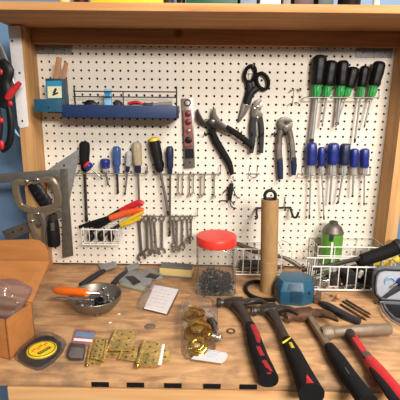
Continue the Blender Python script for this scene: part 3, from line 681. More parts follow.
# big basket on the right
yb0, yb1 = -7.4, -4.5
x0 = B(311.5, 291, .3).x; zt = W(311, 266.5, yb0).z
wire_basket('wire_basket', 'large white wire basket at the right end of the bench', x0, 23.2, yb0, yb1, .2, zt, 1.12, (.3, zt), .1)
bb = wire_basket('wire_basket', 'tall white wire rack around the green can behind the front basket', W(318, 250, -4.2).x, 22.4, -4.2, -.3, .3, W(330, 247, -4.2).z, 2.05, (.35, W(330, 256, -4.2).z, W(330, 247, -4.2).z), .075)
# green can
c = V((W(330, 262, -2.6).x, -2.6, .35)); zt_ = W(330, 232, -2.6).z; ztop = W(330, 221.5, -2.6).z; r = 1.38
gc = thing('spray_can', 'lime green spray can with a grey dome top standing in the tall white wire rack', 'spray can', c)
MB().lathe(c, (0, 0, 1), [(0, 0), (0, r*.93), (.12, r), (zt_-c.z-.1, r), (zt_-c.z, r*.98), (zt_-c.z, 0)], 32).build('can_body', 'lime', gc)
MB().lathe((c.x, c.y, zt_), (0, 0, 1), [(-.02, r*1.02), (.1, r*1.03), (.2, r*.97), (.7, r*.82), (1.1, r*.5), (1.15, r*.42), (ztop-zt_, r*.42), (ztop-zt_, 0)], 32).build('dome', 'dull', gc)
MB().lathe((c.x, c.y, ztop), (0, 0, 1), [(-.02, r*.3), (.08, r*.3), (.09, 0)], 20).build('nozzle', 'black', gc)
d = W(334, 238, -2.6-r); MB().box((d.x, c.y-r*.93, d.z), (1.0, .12, .9), bev=.04).build('label_print', 'soot', gc, 'dark printed square')
d2 = W(333, 250, -2.6-r); MB().box((d2.x, c.y-r*.96, d2.z), (.55, .06, 2.0), bev=.02).build('label_strip', 'paper', gc, 'white printed strip')
MB().lathe(c, (0, 0, 1), [(.9, r*1.005), (1.5, r*1.005)], 32).build('label_band', 'paper', gc, 'pale band')
# caulk gun / pump lying across
cg = thing('caulk_gun', 'black gripped pump tool lying across the top of the right basket', 'caulking gun', W(360, 262, -5))
zf = lambda px, py: W(px, py, -5.2)
MB().sweep(smooth_path([zf(358, 259.5), zf(362, 260), zf(375, 256), zf(389, 251), zf(398, 247)], 4), srad([(.5, .5), (.82, .82), (.85, .85), (.85, .85), (.9, .9)], 4), 18).build('barrel', 'rubber', cg)
MB().sweep([zf(397, 247.5), zf(400, 246), zf(406, 244)], [(1.02, 1.02), (1.02, 1.02), (.5, .5)], 18).build('end_ring', 'soot', cg)
MB().sweep([zf(333, 265.3), zf(362, 258.5)], .14, 10).build('rod', 'chrome', cg)
MB().sweep([zf(302, 270.5), zf(335, 264.5), zf(360, 258)], [(.12, .25), (.3, .25), (.3, .25)], 8, sq=3).build('arm', 'dark_steel', cg)
t = thing('paint_tube', 'yellow tube lying under the black pump tool', 'tube', W(386, 262, -3.5))
MB().sweep([W(374, 263.5, -3.6), W(380, 262, -3.6), W(398, 258.5, -3.6)], [.3, .55, .55], 14).build('body', 'yellow', t)
MB().cyl(W(398, 258.5, -3.6), W(403, 257.5, -3.6), .4).build('cap', 'black', t)
for i, (px, py, y, sx, sy, sz, m_, l) in enumerate((
        (321, 283, -5.8, 1.7, 1.8, .7, 'steel', 'bright steel block at the left inside the right basket'),
        (333, 283, -5.2, 1.3, 2.2, 1.0, 'dark_steel', 'dark steel block in the right basket left of the black boxes'),
        (347, 281, -5.2, 1.5, 2.4, 1.6, 'soot', 'charcoal box in the middle of the right basket'),
        (364, 281, -4.8, 2.2, 2.4, 1.8, 'black', 'black box inside the right basket beside the grey case'))):
    c = W(px, py, y); t = thing('small_box', l, 'box', (c.x, y, .3))
    MB().box((c.x, y, .3+sz/2), (sx, sy, sz), Matrix.Rotation(.2*(i-1), 3, 'Z'), .12).build('body', m_, t)
    MB().box((c.x, y, .3+sz+.05), (sx*.6, sy*.5, .1), Matrix.Rotation(.2*(i-1), 3, 'Z'), .03).build('lid', m_, t)
for pts, y, w_, m_, nm, l, ct_ in (([(318, 279), (345, 277), (372, 277)], -4, .42, 'wooddk', 'file_handle', 'dark brown bar lying along the right basket behind the boxes', 'bar'),
        ([(338, 289), (352, 286), (372, 287)], -6.5, .3, 'dark_steel', 'pry_bar', 'dark steel bar in the front of the right basket', 'bar'),
        ([(313, 274), (326, 271), (342, 269)], -3, .5, 'dark_steel', 'hand_plane', 'dark steel tool at the back left of the right basket', 'tool'),
        ([(342, 272), (360, 269), (376, 270)], -2.6, .6, 'black', 'tool_pouch', 'black pouch at the back of the right basket under the pump tool', 'pouch')):
    P = [W(a_, b_, y) for a_, b_ in pts]; t = thing(nm, l, ct_, P[1])
    MB().sweep(smooth_path(P, 3), srad([(w_*.7, w_), (w_, w_*1.2), (w_*.6, w_*.8)], 3), 10, sq=3).build('body', m_, t)
    MB().cyl(lerp(P[0], P[1], .85), lerp(P[0], P[1], 1.1), w_*1.15, None, 10).build('band', 'soot', t)
c = W(360, 274.5, -6.2); t = thing('wall_anchor', 'small white plastic fitting on top of the black boxes', 'fitting', c)
MB().cyl(c+V((-.1, 0, -.4)), c+V((.1, 0, .2)), .2, .32, 10).build('body', 'paper', t); MB().ball(c+V((.15, 0, .3)), .28, 10).build('knob', 'wire', t)
t = thing('utility_strip', 'flat steel strip lying in the left end of the right basket', 'steel strip', W(322, 270, -6))
MB().box(W(322, 276, -5.8)+V((0, 0, .2)), (2.4, .8, .12), Matrix.Rotation(.5, 3, 'Z') @ Matrix.Rotation(-.2, 3, 'Y'), .03).build('strip', 'chrome', t)
MB().cyl(W(318, 282, -6.2), W(329, 280, -6.2), .18, n=10).build('pin', 'chrome', t)
t = thing('wire_coil', 'thin grey wire loops curling over the middle wire basket', 'wire', W(298, 262, -2))
MB().sweep(smooth_path([W(281, 240, -1.2), W(288, 243, -1.4), W(292, 252, -1.8), W(290, 266, -2.6)], 6), .045, 6).build('strand', 'zinc', t)
MB().sweep(smooth_path([W(300, 250, -1), W(305, 258, -2), W(309, 266, -4), W(311, 273, -6)], 6), .045, 6).build('strand', 'zinc', t)

# ------------------------------------------------------------------ left corner tools
# framing square
fs = thing('framing_square', 'large steel framing square standing upright across the left post', 'framing square', W(66, 256, -4.2))
MB().prism(wpoly([(-30, 176), (67, 168.5), (67.3, 177), (-30, 186)], -4.1), (0, -.12, 0), .02).build('blade', 'steel', fs)  # lighter than the tongue: the arm's reflected light is put into its colour
MB().prism(wpoly([(60.5, 169), (67.5, 168.5), (73.5, 255.5), (62.5, 258)], -4.12), (0, -.12, 0), .02).build('tongue', 'dull', fs)
# triangle
ts = thing('speed_square', 'grey triangular metal square with its point up behind the framing square', 'speed square', W(60, 180, -1.5))
MB().prism(wpoly([(79.5, 148.5), (79, 156), (74.5, 178), (69, 204), (60, 204), (43, 173.5), (56, 164)], -1.2), (0, -.14, 0), .02).build('plate', 'greyplastic', ts)
c = W(64, 165.5, -1.36); MB().cyl((c.x, -1.37, c.z), (c.x, -1.33, c.z), .14, n=12).build('hole', 'black', ts)
# angled bar
ab = thing('steel_rule', 'short brownish steel bar leaning low behind the clamp', 'steel bar', W(30, 228, -4.6))
MB().prism(wpoly([(2, 231), (60, 209), (63, 217), (8, 241)], -4.35), (0, -.14, 0), .03).build('bar', 'dull', ab)
for px, py in ((13, 232), (22, 229)):
    c = W(px, py, -4.5); MB().cyl((c.x, -4.52, c.z), (c.x, -4.48, c.z), .14, n=10).build('hole', 'dark_steel', ab)
# clamp
cl = thing('c_clamp_pliers', 'tan steel locking C-clamp with its ring of jaws hanging at left', 'clamp', W(38, 255, -5))
yC = -5.0
MB().prism(wpoly([(26, 207), (40, 209), (56, 206), (60, 210), (47, 216), (43, 224), (34, 226), (29, 218)], yC-.18), (0, .4, 0), .08).build('body_plate', 'nickel', cl)
MB().sweep(smooth_path([W(27, 183.5, yC), W(18.5, 182, yC), (W(15.8, 187, yC)), W(17.5, 198, yC), W(21, 206, yC), W(30, 210, yC)], 5), srad([(.3, .25), (.42, .25), (.46, .25), (.46, .25), (.42, .25), (.45, .25)], 5), 10, YD, sq=4).build('jaw', 'nickel', cl)
MB().sweep(smooth_path([W(33, 183, yC), W(43, 180, yC), (W(52, 181, yC)), W(56.5, 190, yC), W(58.5, 201, yC), W(55, 206.5, yC), W(46, 209, yC), W(38, 211, yC)], 5), srad([(.22, .22), (.36, .25), (.48, .25), (.46, .25), (.46, .25), (.42, .25), (.42, .25), (.5, .25)], 5), 10, YD, sq=4).build('jaw', 'nickel', cl)
MB().sweep(smooth_path([W(30, 214, yC), W(32, 225, yC), W(37, 238, yC), W(38, 250, yC)], 5), srad([(.42, .3), (.45, .3), (.38, .3), (.3, .25)], 5), 10, YD, sq=3).build('handle', 'nickel', cl)
MB().sweep(smooth_path([W(40, 213, yC-.3), W(44, 224, yC-.3), W(44, 240, yC-.3), W(46.5, 258, yC-.3)], 5), srad([(.36, .25), (.32, .25), (.28, .25), (.2, .2)], 5), 10, YD, sq=3).build('handle', 'steel', cl)
for px, py in ((26.5, 181), (37, 179.5), (32, 221), (37.5, 214)):
    c = W(px, py, yC-.25); MB().ball(c, (.3, .2, .22), 10).build('rivet', 'chrome', cl)
# black tools behind clamp
t = thing('torch_body', 'black ribbed tool body slanting inside the C-clamp', 'tool', W(41, 205, -4.5))
MB().sweep([W(32, 183, -4.6), W(37, 190, -4.6), W(46, 203, -4.6), W(49, 207, -4.6)], [(.7, .3), (.85, .35), (.85, .35), (.5, .3)], 12, YD, sq=3).build('body', 'black', t)
for k in (.35, .55, .75):
    a, b = W(32, 183, -4.98), W(49, 207, -4.98); p = lerp(a, b, k); d = (b-a).normalized(); s = d.cross(YD)
    MB().sweep([p-s*.6, p+s*.6], .07, 6).build('rib', 'soot', t)
t = thing('flashlight', 'black cylindrical flashlight hanging upright beside the framing square', 'flashlight', W(54, 245, -3.4))
c0 = W(54, 245.5, -4.9); c1 = W(53, 220, -4.9)
MB().sweep([c0, lerp(c0, c1, .1), lerp(c0, c1, .7), c1], [.75, .8, .78, .6], 18).build('barrel', 'black', t)
MB().sweep([c1, W(53, 214, -4.9)], [.5, .5], 14).build('neck', 'dark_steel', t)
c = W(52.5, 227, -5.7); MB().box(c, (.45, .05, 1.0), bev=.02).build('print', 'steel', t)

# red and black cutters at far left
yq = -5.2
rc = thing('pruning_shears', 'red and black handled cutters hanging beside the white drilled plate', 'shears', W(6, 120, yq))
MB().sweep(smooth_path([W(-3, 40, yq), W(2, 52, yq), W(6, 64, yq)], 4), srad([(.12, .08), (.32, .1), (.4, .12)], 4), 8, YD, sq=3).build('blade', 'steel', rc)
MB().sweep(smooth_path([W(6, 66, yq+.2), W(9.5, 74, yq+.2), W(14, 84, yq+.2)], 4), srad([(.3, .1), (.3, .1), (.1, .08)], 4), 8, YD, sq=3).build('blade', 'steel', rc)
MB().sweep(smooth_path([W(2, 60, yq), W(7, 70, yq), W(5, 82, yq), W(6, 95, yq), W(3, 108, yq)], 4), srad([(.4, .3), (.85, .4), (.7, .4), (.8, .4), (.6, .35)], 4), 12, YD).build('body', 'black', rc)
MB().sweep(smooth_path([W(7, 99, yq-.3), W(11, 93, yq-.3), W(20, 82.5, yq-.3)], 4), srad([(.3, .3), (.42, .34), (.25, .25)], 4), 12, YD).build('grip', 'red', rc, 'red grip')
for px, py in ((1, 72), (10.3, 103.5)):
    c = W(px, py, yq-.3); MB().ball(c, (.28, .2, .34), 12).build('lock', 'red', rc, 'red lock')
rc2 = thing('wire_cutters', 'lower pair of red and black handled cutters at the far left', 'cutters', W(5, 150, yq))
MB().sweep(smooth_path([W(8, 104, yq), W(10.5, 118, yq), W(11, 134, yq), W(8, 145, yq), W(2, 151, yq)], 4), srad([(.3, .25), (.42, .3), (.42, .3), (.42, .3), (.3, .25)], 4), 12, YD).build('handle', 'black', rc2)
MB().sweep(smooth_path([W(-3, 108, yq), W(-1, 122, yq), W(-2, 136, yq), W(-3, 148, yq)], 4), srad([(.4, .3), (.5, .3), (.5, .3), (.4, .3)], 4), 12, YD).build('handle', 'black', rc2)
for px, py, h in ((1, 120.5, .36), (1.5, 145, .6)):
    c = W(px, py, yq-.3); MB().ball(c, (.34, .25, h), 12).build('grip_inlay', 'red', rc2, 'red inlay')
MB().sweep(smooth_path([W(9, 125, yq+.2), W(14, 130, yq+.2), W(19.5, 136.5, yq+.2)], 4), srad([(.16, .06), (.2, .06), (.04, .04)], 4), 8, YD).build('blade', 'ltblue', rc2, 'pale shiny blade')

# ------------------------------------------------------------------ cardboard box at left
bx = thing('cardboard_box', 'open brown cardboard box with its lid tipped back', 'box', B(10, 345))
FR, BR = B(10, 360), B(35.5, 339.5)             # front right, back right feet
hF = 3.9; dirv = V((FR.x-BR.x, FR.y-BR.y, 0)).normalized(); dep = (FR-BR).length
left = V((-dirv.y, dirv.x, 0)); left = -left if left.x > 0 else left
wid = 9; th = .14
FL, BL = FR+left*wid, BR+left*wid
zv = V((0, 0, hF))
nrm = -left
MB().prism([FR, BR, BR+zv, FR+zv], left*th, .02).build('side_panel', 'card', bx)
MB().prism([FL, BL, BL+zv, FL+zv], -left*th, .02).build('side_panel', 'card', bx)
MB().prism([FR, FL, FL+zv, FR+zv], -dirv*th, .02).build('front_panel', 'card', bx)
MB().prism([BR, BL, BL+zv, BR+zv], dirv*th, .02).build('back_panel', 'card', bx)
MB().prism([FR, FL, BL, BR], (0, 0, th), .02).build('floor_panel', 'card', bx)
H0 = BR+zv
yl = H0.y+5.0
T0 = W(50, 262, yl); T1 = V((T0.x-wid-.6, yl-.2, T0.z))
lid = MB().prism([H0, H0+left*wid, T1, T0], V((0, -.06, .12)), .02).build('lid', 'card', bx)
yf = yl+.3
MB().prism(wpoly([(49, 262), (48, 252), (45, 245), (39, 240.5), (32, 239.5), (-20, 241), (-40, 250), (-42, 263)], yf), (0, .12, 0), .02).build('tuck_flap', 'card', bx)
# bubble wrap inside
bw = thing('bubble_wrap', 'crumpled clear plastic wrap bulging from the cardboard box', 'plastic wrap', BR+V((-3, -1, 3.5)))
m = MB(); b = bmesh.new(); bmesh.ops.create_icosphere(b, subdivisions=5, radius=1)
cc = (FR+BR)/2+left*4.2+V((0, 0, 3.7))
for v in b.verts:
    n_ = .1*math.sin(v.co.x*9+1.3*v.co.y*5)+.08*math.sin(v.co.z*13+v.co.x*4)+.06*math.sin(v.co.y*17)
    v.co *= 1+n_
    up_ = max(0, min(1, v.co.z*2.2))
    v.co = V((max(-1, min(1, v.co.x*1.15))*(3.95+.25*up_), max(-1, min(1, v.co.y*1.2))*(dep/2-.2+.9*up_)+.75*up_, v.co.z*2.1 if v.co.z > 0 else v.co.z*2.0))+cc
m.merge(b); m.build('film', 'bubble', bw)

# ------------------------------------------------------------------ items on the bench
# blister pack with yellow disc
bl = thing('blister_pack', 'clear blister pack with a round yellow label lying on the bench', 'blister pack', B(41, 355))
out = [(14.5, 360), (20, 352), (33, 340), (45, 336), (52, 336.5), (60, 340), (66.5, 345), (63, 353), (54, 363), (43, 370), (37, 371), (25, 367)]
MB().prism(bpoly(out, 0.02), (0, 0, .5), .08).build('shell', 'blister', bl, 'clear plastic shell')
inn = [(18, 359), (24, 351), (35, 342), (45, 338.5), (53, 339.5), (62, 346), (59, 353), (51, 361), (41, 367), (36, 367.5), (26, 364.5)]
MB().prism(bpoly(inn, .05), (0, 0, .35), .04).build('insert', 'black', bl, 'black insert')
c = B(41.8, 349, .58); dd = MB().lathe((c.x, c.y, .4), (0, 0, 1), [(0, 1.3), (.16, 1.3), (.2, 1.26), (.2, 0)], 36).build('disc', 'yellow', bl, 'round yellow label')
MB().plate_ring((c.x, c.y, .605), (0, 0, 1), 1.2, 1.12, .015, 32).build('ring_print', 'soot', dd)
R_ = Matrix.Rotation(1.0, 3, 'Z')
MB().box((c.x+.32, c.y-.25, .607), (1.25, .36, .02), R_).build('name_print', 'black', dd, 'black name panel')
for k in range(6): 
    p = V((c.x+.32, c.y-.25, .62))+R_ @ V((-.45+.18*k, 0, 0)); MB().box(p, (.09, .16, .01), R_).build('letter', 'yellow', dd)
for k in range(7):
    p = V((c.x-.28, c.y+.28, .607))+R_ @ V((-.75+.24*k, .12*math.sin(k*2.1), 0)); MB().box(p, (.14, .3, .02), R_).build('letter', 'orangered', dd)

# small cases beside it
sc1 = thing('small_case', 'small dark grey hinged case beside the blister pack', 'case', B(75, 358))
MB().prism(bpoly([(66.5, 358), (70, 346.5), (86, 348), (84, 361), (69, 361)], .02), (0, 0, .45), .12).build('base', mat('smoky case', (70, 62, 60), .35), sc1)
MB().prism(bpoly([(68.2, 356), (71.4, 348), (84.5, 349.5), (82.5, 358.5), (70, 358)], .48), (0, 0, .14), .05).build('lid', mat('smoky lid', (104, 94, 92), .25), sc1, 'smoky grey lid')
sc2 = thing('bit_card', 'small blue and red striped packet lying behind the grey case', 'packet', B(84, 343))
q = [(71.5, 345), (75.5, 331), (96, 332.5), (91, 346.5)]
MB().prism(bpoly(q, .02), (0, 0, .22), .04).build('packet', mat('faded rose', (150, 98, 104), .5), sc2, 'faded red packet')
MB().prism(bpoly([(76.2, 332), (95, 333.4), (93.4, 338), (74.8, 336.5)], .25), (0, 0, .03)).build('stripe', mat('slate blue print', (106, 134, 164), .5), sc2, 'blue stripe')
MB().prism(bpoly([(74.2, 338.3), (92.8, 339.8), (92, 342), (73.4, 340.5)], .25), (0, 0, .03)).build('stripe', 'paper', sc2, 'white stripe')

# bowl
bc = B(95, 294, 1.75); R0 = 26.5/404*((bc-CAM).dot(FW)); R0 *= 1.0
bo = thing('metal_bowl', 'round dull metal bowl full of small hardware', 'bowl', (bc.x, bc.y, 0))
MB().lathe((bc.x, bc.y, 0), (0, 0, 1), [(.0, 0), (.0, R0*.45), (.12, R0*.55), (.5, R0*.78), (1.1, R0*.93), (1.72, R0), (1.78, R0*.99), (1.72, R0*.955), (1.1, R0*.87), (.5, R0*.7), (.16, R0*.5), (.12, 0)], 48).build('shell', mat('brushed steel', (124, 116, 104), .38, .6, .12, 1.2), bo)
def pile(name, label, c, R, h, n, m, s0, s1, shape='rod', cat='hardware', hz=None, build='rods'):
    m_ = MB()
    for _ in range(n):
        q = random.random()*6.283; rr = R*math.sqrt(random.random()); z = random.random()*h*(1-.5*(rr/R)**2)
        p = V((c[0]+rr*math.cos(q), c[1]+rr*math.sin(q), c[2]+z+s1))
        d = V((random.gauss(0, 1), random.gauss(0, 1), random.gauss(0, .35))).normalized()*random.uniform(s0*.5, s0)
        if shape == 'rod':
            m_.cyl(p-d*.5, p+d*.5, s1, s1*.6, 5); m_.cyl(p-d*.55, p-d*.45, s1*2.1, None, 6)
        else: m_.box(p, (s0*random.uniform(.5, 1), s0*random.uniform(.3, .8), s1), Matrix.Rotation(q, 3, 'Z') @ Matrix.Rotation(random.uniform(-.6, .6), 3, 'X'))
    o = m_.build(name, m); return tag(o, label, cat, None, 'stuff')
pile('loose_hardware', 'heap of small steel screws and bits in the metal bowl', (bc.x, bc.y, .35), R0*.68, .95, 150, 'steel', .7, .06)
for px, py, r, m_, l in ((99, 303.5, .5, 'black', 'black round knob in the metal bowl'), (107, 297, .36, 'chrome', 'chrome socket at the right of the metal bowl'), (103, 290, .32, 'chrome', 'chrome socket at the back of the metal bowl'), (110, 303, .3, 'steel', 'small steel socket near the front right of the bowl')):
    c = B(px, py-2, 1.15); t = thing('socket', l, 'socket', (c.x, c.y, .75))
    MB().lathe((c.x, c.y, .75), (.2, -.3, 1), [(0, 0), (0, r*.9), (.08, r), (.75, r), (.78, r*.9), (.78, r*.6), (.4, r*.55), (.4, 0)], 18).build('body', m_, t)
t = thing('screwdriver', 'orange-handled screwdriver resting across the metal bowl', 'screwdriver', B(72, 294, 1.9))
P = [B(55.5, 290, 1.5), B(57, 290.2, 1.55), B(68, 291.2, 1.8), B(80, 292.2, 2.05), B(87, 292.8, 2.2)]
MB().sweep(P, [.36, .44, .47, .46, .4], 18, flute=(6, .06)).build('grip', 'orange', t)
MB().sweep([B(86, 292.7, 2.2), B(99, 293.5, 1.9)], .15, 10).build('shaft', 'chrome', t)
MB().sweep([B(98, 293.5, 1.9), B(102, 293.8, 1.8)], [(.15, .1), (.2, .04)], 8).build('tip', 'steel', t)
t = thing('feeler_gauge', 'bright steel bar lying in front of the orange screwdriver on the bowl', 'steel bar', B(75, 299, 1.7))
MB().sweep([B(56, 297.5, 1.5), B(75, 299, 1.75), B(94, 300.5, 1.5)], [(.22, .1), (.24, .1), (.2, .1)], 8, sq=4).build('bar', 'chrome', t)

# scrapers at the back
def scraper(ha, hb, head, label, red=True):
    t = thing('hand_scraper', label, 'scraper', B(*hb))
    MB().sweep(smooth_path([B(*ha, .3), lerp(B(*ha, .3), B(*hb, .5), .5)+V((0, 0, .05)), B(*hb, .5)], 3), srad([(.35, .25), (.42, .3), (.3, .25)], 3), 10, sq=3).build('handle', 'soot', t)
    P = [B(x, y, .35) for x, y in head]; MB().prism(P, (0, 0, .45), .1).build('head', 'greyplastic', t)
    if red:
        MB().sweep([lerp(P[0], P[-1], .5)+V((.2, -.45, .1)), lerp(P[1], P[2], .5)+V((-.1, -.5, .15))], [.1, .1], 8).build('trim', 'brownred', t, 'red trim line')
scraper((81, 285), (104, 270.5), [(98, 267.5), (116, 264), (117.5, 267.5), (101, 272)], 'grey scraper with a dark handle behind the metal bowl')
scraper((113, 284), (126, 272), [(125, 268.5), (138, 265), (140, 268), (128, 272.5)], 'second dark-handled scraper right of the first at the back')
# grey packets
gp = thing('grey_packet', 'crumpled grey packet in front of the second scraper', 'packet', B(136, 282))
MB().prism(bpoly([(118, 284), (124, 274), (140, 273), (152, 281), (150, 287), (138, 288)], .03), (.1, 0, .5), .15).build('packet', 'greyplastic', gp)
MB().prism(bpoly([(125, 277), (133, 276), (141, 282), (134, 285)], .55), (0, 0, .08), .03).build('dark_panel', 'soot', gp, 'dark panel')
MB().prism(bpoly([(120, 286), (124, 283.5), (147, 289), (145, 292.5)], .08), (0, 0, .3), .05).build('pale_edge', 'mesh', gp, 'pale greenish edge')
gp2 = thing('grey_packet', 'smaller grey packet right behind the white instruction sheet', 'packet', B(152, 278))
MB().prism(bpoly([(138, 275), (146, 270.5), (162, 273), (163, 280), (152, 281)], .03), (0, 0, .45), .14).build('packet', 'greyplastic', gp2)
MB().prism(bpoly([(145, 277.5), (150, 273), (160, 275.5), (156, 279)], .5), (0, 0, .06), .02).build('dark_panel', 'dark_steel', gp2, 'dark panel')
# bag with paper
pg = thing('paper_bag_sheet', 'white instruction sheet in a clear bag lying on the bench', 'bagged sheet', B(158, 300))
MB().prism(bpoly([(154.5, 285), (178.5, 289.5), (166.5, 314), (144, 308.5)], .3), (0, 0, .03)).build('sheet', 'paper', pg)
MB().prism(bpoly([(148, 283), (181.5, 288.5), (168, 316.5), (136.5, 307.5)], .02), (0, 0, .42), .16).build('bag', 'bag2', pg, 'clear plastic bag')
m = MB()
for k in range(6):
    for j in range(4):
        if random.random() < .75:
            a = lerp(lerp(B(156, 288, .34), B(176.5, 291.5, .34), .06+.22*j), lerp(B(146.5, 307, .34), B(166, 312, .34), .06+.22*j), .05+.16*k)
            m.box(a, (.35, .05, .008), Matrix.Rotation(-.15, 3, 'Z'))
m.build('print', 'greyplastic', pg)
# sanding block
sb = thing('sanding_block', 'buff sanding block with a grey abrasive top at the foot of the pegboard', 'sanding block', B(175, 277))
f0, f1 = B(159.5, 277), B(191.5, 279.5)
dv = V((f1.x-f0.x, f1.y-f0.y, 0)); pv = V((-dv.y, dv.x, 0)).normalized()
MB().prism([f0, f1, f1+pv*1.9, f0+pv*1.9], (0, 0, .3), .04).build('base', 'grit', sb, 'grey base layer')
MB().prism([v+V((0, 0, .3)) for v in (f0, f1, f1+pv*1.9, f0+pv*1.9)], (0, 0, 1.0), .04).build('foam', 'sanding', sb)
MB().prism([v+V((0, 0, 1.3)) for v in (f0, f1, f1+pv*1.9, f0+pv*1.9)], (0, 0, .1), .03).build('abrasive', 'grit', sb, 'grey abrasive top')

# jar with red lid
jx0, jx1 = B(195, 297).x, B(236, 297).x; jw = (jx1-jx0); jy = -9.1+jw*.42; jcx = (jx0+jx1)/2+.05
jar = thing('storage_jar', 'square clear plastic jar with a red lid full of dark screws', 'jar', (jcx, jy, 0))
def rsq(w, d, z, rad=.7, n=6):
    P = []
    for cx_, cy_, q0 in ((1, 1, 0), (-1, 1, 1), (-1, -1, 2), (1, -1, 3)):
        for k in range(n+1):
            q = (q0+k/n)*math.pi/2; P.append(V((jcx+cx_*(w/2-rad)+rad*math.cos(q), jy+cy_*(d/2-rad)+rad*math.sin(q), z)))
    return P
def loft(m, secs, cap0=True, cap1=True):
    rs = [[m.bm.verts.new(p) for p in s] for s in secs]; n = len(rs[0])
    for A, C in zip(rs, rs[1:]):
        for k in range(n): m.bm.faces.new((A[k], A[(k+1) % n], C[(k+1) % n], C[k]))
    if cap0: m.bm.faces.new(rs[0][::-1])
    if cap1: m.bm.faces.new(rs[-1])
    return m
jh = W(215, 250, jy-jw*.42).z; lidb = W(215, 246.5, jy-2.1).z; lidt = W(215, 229.5, jy).z
sec = [rsq(jw*.92, jw*.78, .02, .6), rsq(jw, jw*.84, .2), rsq(jw, jw*.84, .5), rsq(jw*.97, jw*.82, .6), rsq(jw*.97, jw*.82, jh-1.1), rsq(jw, jw*.84, jh-1.0), rsq(jw, jw*.84, jh-.5, .8), rsq(jw*.9, jw*.8, jh-.1, 1.6), rsq(jw*.82, jw*.76, jh+.35, 1.85)]
loft(MB(), sec, True, False).build('jar_body', 'jar', jar)
lr = 40.5/2/404*((V((jcx, jy, lidb))-CAM).dot(FW)); lt = lidt-lidb
MB().lathe((jcx, jy, jh+.0), (0, 0, 1), [(.05, lr*.93), (.05, lr*.99), (.12, lr), (1.0, lr), (1.12, lr*.97), (1.15, lr*.9), (1.13, lr*.3), (1.13, 0)], 48).build('lid', 'redlid', jar, 'red screw lid')
o = pile('loose_screws', 'dark drywall screws heaped in the bottom of the clear jar', (jcx, jy-.1, .1), jw*.4, 2.6, 420, 'soot', 1.2, .05)
o2 = pile('loose_screws', 'bright steel screws mixed into the heap inside the clear jar', (jcx, jy-.2, .3), jw*.38, 2.4, 60, 'steel', 1.2, .05)

# tube
tx = B(268.5, 291); tz = W(269, 199, tx.y).z; rr = 8.3/404*((tx-CAM).dot(FW))
tt = thing('cardboard_tube', 'tall brown cardboard tube standing on the bench with a black ring on top', 'tube', tx)
tl = W(270, 199, tx.y)-V((0, 0, 0))
m = MB(); ax = V((tl.x-tx.x, tl.y-tx.y, tz)).normalized(); L_ = V((tl.x-tx.x, tl.y-tx.y, tz)).length
m.lathe(tx, ax, [(.0, rr*.8), (0, rr), (L_, rr), (L_, rr*.8), (0.0, rr*.8)], 36).build('tube_wall', 'tube', tt)
for k in (.24, .34): MB().lathe(tx+ax*(L_*k), ax, [(0, rr*1.004), (.12, rr*1.004)], 36).build('seam', 'pencil', tt)
c = tx+ax*(L_+.15); MB().ring(c+V((0, 0, .25)), (0.05, 1, -.1), .62, .2, 24, 10).build('hanging_ring', 'black', tt, 'black ring at the top')
MB().cyl(tx+ax*(L_-.8), tx+ax*(L_-.05), rr*.78, None, 24).build('plug', 'black', tt, 'black plug')

# teal power tool with cord
pt = thing('power_adapter', 'petrol blue angular plastic housing with a black cord on the bench', 'power tool housing', B(293, 304))
fl = [B(272, 302, 0), B(283, 305.5, 0), B(311, 307, 0), B(314, 298, 0), B(300, 292, 0), B(282, 294, 0)]
hts = 2.5
yA = fl[1].y
base = [B(273, 296, 0)+V((0, -.6, 0)), B(280, 305, 0), B(303, 306.5, 0), B(313, 303.5, 0), B(313, 296, 0), B(296, 291, 0), B(279, 292, 0)]
m = MB()
topz = 2.75
ct = sum(base, V())/len(base)
mid = [ct+(p-ct)*1.03+V((0, 0, 1.7)) for p in base]
top = [ct+(p-ct)*.86+V((0, .15, topz)) for p in base]
loft(m, [base, mid, top]); b2 = m.bm
bmesh.ops.recalc_face_normals(b2, faces=b2.faces); bmesh.ops.bevel(b2, geom=b2.edges[:], offset=.14, segments=2, affect='EDGES', profile=.6)
m.build('housing', 'teal2', pt)
# front recess panel and side plate
fa, fb = base[1], base[2]
pn = [lerp(fa, fb, .42)+V((0, -.06, .35)), lerp(fa, fb, .92)+V((0, -.06, .35)), lerp(mid[1], mid[2], .92)+V((0, -.06, .1)), lerp(mid[1], mid[2], .42)+V((0, -.06, .1))]
MB().prism(pn, (0, .12, 0), .03).build('front_panel', 'teal3', pt, 'darker front panel')
pn = [lerp(mid[1], mid[2], .3)+V((0, .0, .25)), lerp(mid[1], mid[2], .9)+V((0, .0, .25)), lerp(top[1], top[2], .85)+V((0, 0, -.05)), lerp(top[1], top[2], .3)+V((0, 0, -.05))]
MB().prism(pn, (0, .1, .05), .02).build('top_panel', 'teal3', pt, 'darker upper panel')
c = lerp(mid[2], mid[3], .5)+V((.0, -.05, -.1)); MB().ball(c, (.16, .16, .16), 10).build('screw', 'dark_steel', pt)
MB().sweep(smooth_path([B(275, 300, .7), B(262, 299.5, .3), B(250, 295, .25), B(245.5, 288, .25), B(249, 283, .25), B(257, 281.5, .3), B(264, 284, .3), B(268, 288.5, .3)], 6), .24, 10).build('cord', 'rubber', pt, 'black cord')

